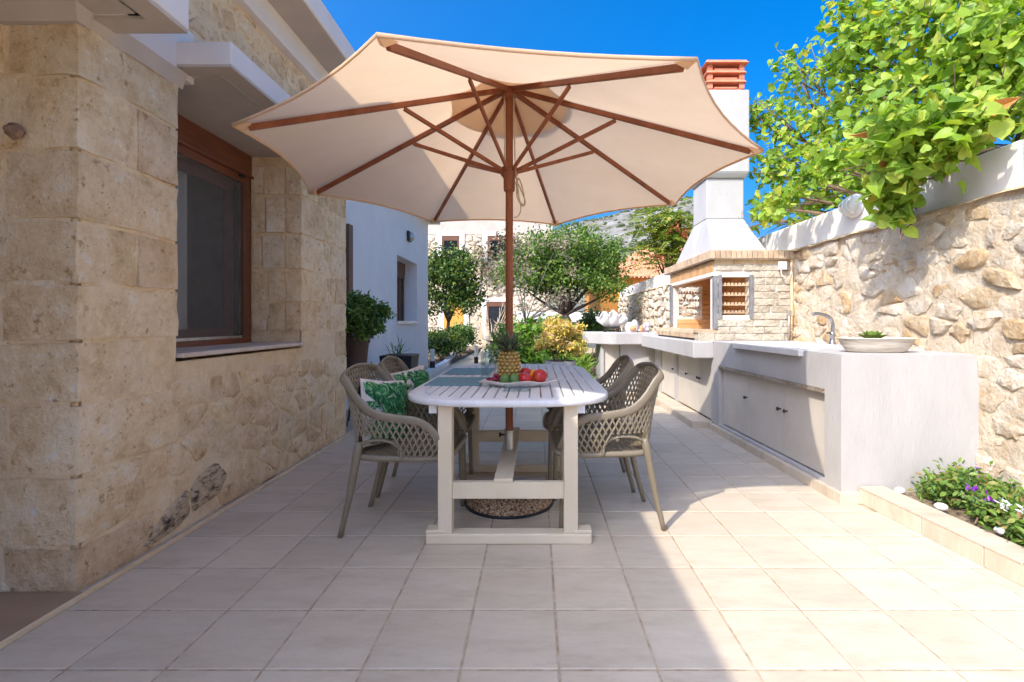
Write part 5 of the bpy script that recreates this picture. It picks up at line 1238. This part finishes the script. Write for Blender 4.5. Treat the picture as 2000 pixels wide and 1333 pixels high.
# vine over the upper window of the far house
bush('window_vine', 'dry reddish vine hanging over the upper window of the far house', [(-2.0 + rd.uniform(-.7, .9), FY - .3, rd.uniform(3.2, 5.1), .3) for _ in range(16)], .16, L_dry, per=14, sigma=.3, base=(-1.8, FY - .2, 2.5), cat='vine')
make_tree('pomegranate_tree', 'broad green pomegranate tree with leaning dark trunk in the garden', 'tree', (1.22, 12.4, 0), (.78, 12.5, 1.35), ellipsoid_clumps((.80, 12.7, 2.3), (1.68, 1.3, 1.25), 170, .30, .35), 'oval', L_mid, .10, 44, .30, .13, M_bark, limbs=14)
dt = make_tree('dry_tree', 'thin half dry tree with grey leaves and forked trunk', 'tree', (-.22, 9.6, 0), (-.20, 9.6, 1.15), [( -.2 + rd.uniform(-.55, .95), 9.6 + rd.uniform(-.5, .5), rd.uniform(1.35, 2.9), rd.uniform(.12, .2)) for _ in range(24)], 'oval', L_dry, .075, 22, .2, .035, M_greybark, limbs=8)
MB().tube(cat_rom([(-.02, -.05, 0), (-.04, -.05, .75), (-.26, 0, 1.1), (-.42, .05, 1.5)], 4), [.04 - .002 * i for i in range(13)], 7).build('limb', M_greybark, dt, smooth=True)
bush('lime_shrub', 'bright lime green leafy shrub under the half dry tree', [(rd.uniform(-.75, .35), rd.uniform(8.6, 10.5), rd.uniform(.25, 1.1), .2) for _ in range(34)], .15, L_lime, per=26, sigma=.2)
bush('tall_leafy_plant', 'tall broad-leaved green plant between the flowers and the counter', [(rd.uniform(.35, .95), rd.uniform(8.7, 9.8), rd.uniform(.2, .85), .17) for _ in range(20)], .17, L_mid, per=20, sigma=.2)
bush('blade_plant', 'clump of pale blade leaved plants behind the flower pot', [(rd.uniform(.25, .8), rd.uniform(7.2, 8.2), rd.uniform(.15, .5), .14) for _ in range(16)], .3, L_lime, 'blade', 18, .15, 0)
bush('dark_shrub', 'dark rounded shrub behind the pomegranate trunk', ellipsoid_clumps((.75, 15.5, .75), (.5, .5, .55), 26, .2, .4), .11, L_gloss)
bush('dark_shrub', 'dark rounded shrub beside the clam shell', ellipsoid_clumps((1.75, 14.2, .8), (.55, .5, .6), 26, .2, .4), .11, L_gloss)
lit_ = kind(leafmesh('leaf_litter', np.stack([rng.uniform(-.3, 2.4, 1500), rng.uniform(6.9, 11, 1500), np.full(1500, .05) + rng.uniform(0, .03, 1500)], 1), .07, 'oval', L_dry, None, 2.5), 'stuff', 'dry fallen leaves covering the garden soil', 'leaf litter')
lw = thing('low_garden_wall', 'low pale wall with white slab behind the pomegranate tree', 'wall', (0, 0, 0)); MB().box(-.6, 2.7, 17.4, 17.7, -.1, 1.15).build('wall', M_stoneR, lw); MB().box(-.7, 2.75, 17.2, 17.9, 1.15, 1.5).build('coping', M_plaster, lw)
gt = thing('garden_table', 'grey metal garden table behind the far counter', 'table', (1.35, 10.6, 0)); MB().box(-.45, .3, -.35, .35, .70, .73).build('top', M_greym, gt)
for a in (-.42, .27):
    for b in (-.32, .32): MB().box(a - .015, a + .015, b - .015, b + .015, 0, .7).build('leg', M_greym, gt)
MB().box(-.45, .3, -.35, -.33, .6, .7).build('apron', M_greym, gt)
# trees beyond the wall
c_ = ellipsoid_clumps((3.45, 12.2, 2.9), (.95, 1.0, 1.15), 60, .30, .4)
def pinnate(name, cen, root, mat, n, size):
    P = []; Rm = []; S_ = []
    for q in range(n):
        c = cen[q % len(cen)]; b = np.array(c[:3]) + rng.normal(size=3) * c[3] * .7; a = rng.uniform(0, 6.28); d = np.array([math.cos(a), math.sin(a), rng.uniform(-.5, .3)]); d /= np.linalg.norm(d); L_ = size * rng.uniform(.7, 1.2)
        s = np.cross(d, [0, 0, 1]); s /= np.linalg.norm(s); nn = np.cross(s, d)
        for k in range(9):
            t_ = k / 8; pc_ = b + d * L_ * t_ + np.array([0, 0, -.25 * L_ * t_ * t_])
            for sg in (1, -1):
                ld = s * sg * .9 + d * .45; ld /= np.linalg.norm(ld); xx = np.cross(ld, nn); P.append(pc_); Rm.append(np.stack([xx, ld, nn], 1)); S_.append(L_ * .32 * (1 - .45 * t_))
    return leafmesh(name, np.array(P), np.array(S_), 'oval', mat, root, rots=np.array(Rm))
st = thing('sumac_tree', 'feathery yellow green tree with red seed clusters behind the garden wall', 'tree', (0, 0, 0))
m = MB().tube(cat_rom([(3.5, 12.3, 0), (3.45, 12.2, 1.4), (3.4, 12.2, 2.6)], 4), [.09 - .005 * i for i in range(9)], 7)
for c in c_[::5]: m.tube([(3.43, 12.2, 1.9), tuple(c[:3])], [.03, .008], 5)
m.build('trunk', M_bark, st, smooth=True); pinnate('crown', c_, st, L_sumac, 430, .42)
sc_ = leafmesh('seed_cluster', clumps([(3.25, 11.3, 3.35, .16), (3.55, 11.3, 3.2, .16), (3.0, 11.5, 2.7, .14), (3.7, 11.3, 2.6, .14)], 26, .15), .06, 'bract', L_red, st); sc_['kind'] = 'stuff'
# big leafy tree overhanging the wall
tr = thing('overhanging_tree', 'large bright yellow-green broad-leaved tree hanging over the white parapet', 'tree', (0, 0, 0))
VC = [(1560, 150, 6.0, .30), (1525, 240, 6.1, .40), (1475, 225, 6.2, .26), (1600, 250, 5.6, .45), (1560, 330, 5.9, .42), (1505, 330, 6.1, .30), (1620, 345, 5.4, .4), (1680, 280, 5.0, .45), (1700, 180, 5.0, .42), (1665, 95, 5.0, .36),
      (1630, 130, 5.4, .26), (1720, 55, 4.8, .40), (1660, 20, 5.0, .28), (1800, 40, 4.4, .45), (1900, 60, 4.0, .45), (1800, 150, 4.4, .45), (1900, 160, 4.0, .45), (1780, 250, 4.5, .42), (1880, 240, 4.1, .38), (1980, 120, 3.8, .45), (1985, 215, 3.8, .28),
      (1515, 400, 6.0, .28), (1485, 432, 6.0, .14), (1590, 400, 5.5, .28), (1660, 355, 5.0, .24), (1545, 115, 6.1, .18), (1560, 440, 5.5, .12),
      (2060, 60, 3.8, .5), (2080, 160, 3.7, .45), (1900, -60, 4.3, .6), (1780, -60, 4.8, .5), (2050, -60, 4.0, .6), (1650, 420, 4.9, .14), (1700, 350, 4.7, .3)]
def at(u, v, y): return ((u - 1046) * y / 937, y, H - (v - 628) * y / 937)
VC = [(*at(u, v, y), r_) for u, v, y, r_ in VC]
HANG = [(2.53, 3.30, 2.27, .19), (2.45, 3.20, 2.46, .20), (2.58, 3.46, 2.08, .13), (2.58, 3.44, 1.97, .09), (2.57, 3.42, 1.88, .06), (2.62, 3.08, 2.36, .16), (2.60, 3.06, 2.20, .10), (2.70, 2.95, 2.42, .14), (2.56, 4.90, 2.46, .15), (2.60, 4.55, 2.50, .11), (2.58, 4.15, 2.52, .11), (2.52, 3.72, 2.46, .12), (2.66, 5.4, 2.44, .14)]
cenV = VC + HANG
posV = clumps(VC * np.array([1, 1, 1, .86]) if not isinstance(VC, list) else np.array(VC) * np.array([1, 1, 1, .84]), 16, .14); posV = np.concatenate([posV, clumps(HANG, 34, .14)])
posV = posV[~((posV[:, 0] > GX - .02) & (posV[:, 2] < 2.3) & (posV[:, 0] < GX + .35))]
uu = 1046 + 937 * posV[:, 0] / posV[:, 1]; vv = 628 - 937 * (posV[:, 2] - H) / posV[:, 1]
inview = (uu > 1400) & (uu < 2010) & (vv > -10) & (vv < 480)
order = np.lexsort((posV[:, 1] + rng.uniform(0, .6, len(posV)), ~inview)); big, small = order[:290], order[290:]
crown = leafmesh('crown', posV[small], (.092 - .006 * np.clip(posV[small][:, 1] - 3.4, 0, 3)) * rng.uniform(.45, 1.2, len(small)), 'heart', L_vine, tr, .6)
tv, tf = tmpl('heart'); lms = []
for q in range(5):
    v = tv.copy(); v[:, 2] = v[:, 2] * (1 + q * .5) + rng.uniform(-.05, .05, len(v)) - (.1 + .1 * q) * v[:, 1] ** 2; v[:, 0] *= (1, .85, .95, .8, .7)[q]; me = bpy.data.meshes.new('leaf'); me.from_pydata(v, [], tf); me.materials.append(L_dead if q == 4 else L_vine); lms.append(me)
Rb = rotmats(290, .6)
for q, i in enumerate(big):
    dead = rd.random() < .02; o = link('leaf', lms[4 if dead else q % 4], crown); s = .098 * rd.uniform(.6, 1.25)
    Mx = Matrix(Rb[q].tolist()).to_4x4(); Mx.translation = Vector(posV[i]); o.matrix_world = Mx @ Matrix.Scale(s, 4)
m = MB(); T0 = Vector((4.4, 5.2, 1.6)); m.tube(cat_rom([(4.7, 5.0, -.1), (4.5, 5.1, .9), T0], 4), [.14 - .006 * i for i in range(9)], 8)
for c in cenV:
    e = Vector(c[:3]); md = T0.lerp(e, .5) + Vector((rd.uniform(-.2, .2), rd.uniform(-.2, .2), .25)); pts = cat_rom([T0, md, e], 4); m.tube(pts, [.04 - .004 * i for i in range(9)], 6)
    for q in range(5):
        e2 = e + Vector(rng.normal(size=3) * c[3] * .8); m.tube([pts[6], pts[6].lerp(e2, .6) + Vector((0, 0, .03)), e2], [.009, .006, .003], 5)
m.build('trunk', M_stem, tr, smooth=True)
# twigs reaching over the hood
t = thing('bare_twigs', 'thin bare twigs curling over the white barbecue hood', 'twig', (2.75, 5.75, 2.3)); m = MB()
for k in range(4): m.tube(cat_rom([(.1, 0, .08), (-.1, -.05, .02 + k * .03), (-.3, -.08, -.02 + k * .05), (-.42 + k * .05, -.1, .05 + k * .06)], 4), [.005 - .0003 * i for i in range(13)], 5)
m.build('twig', M_stem, t)
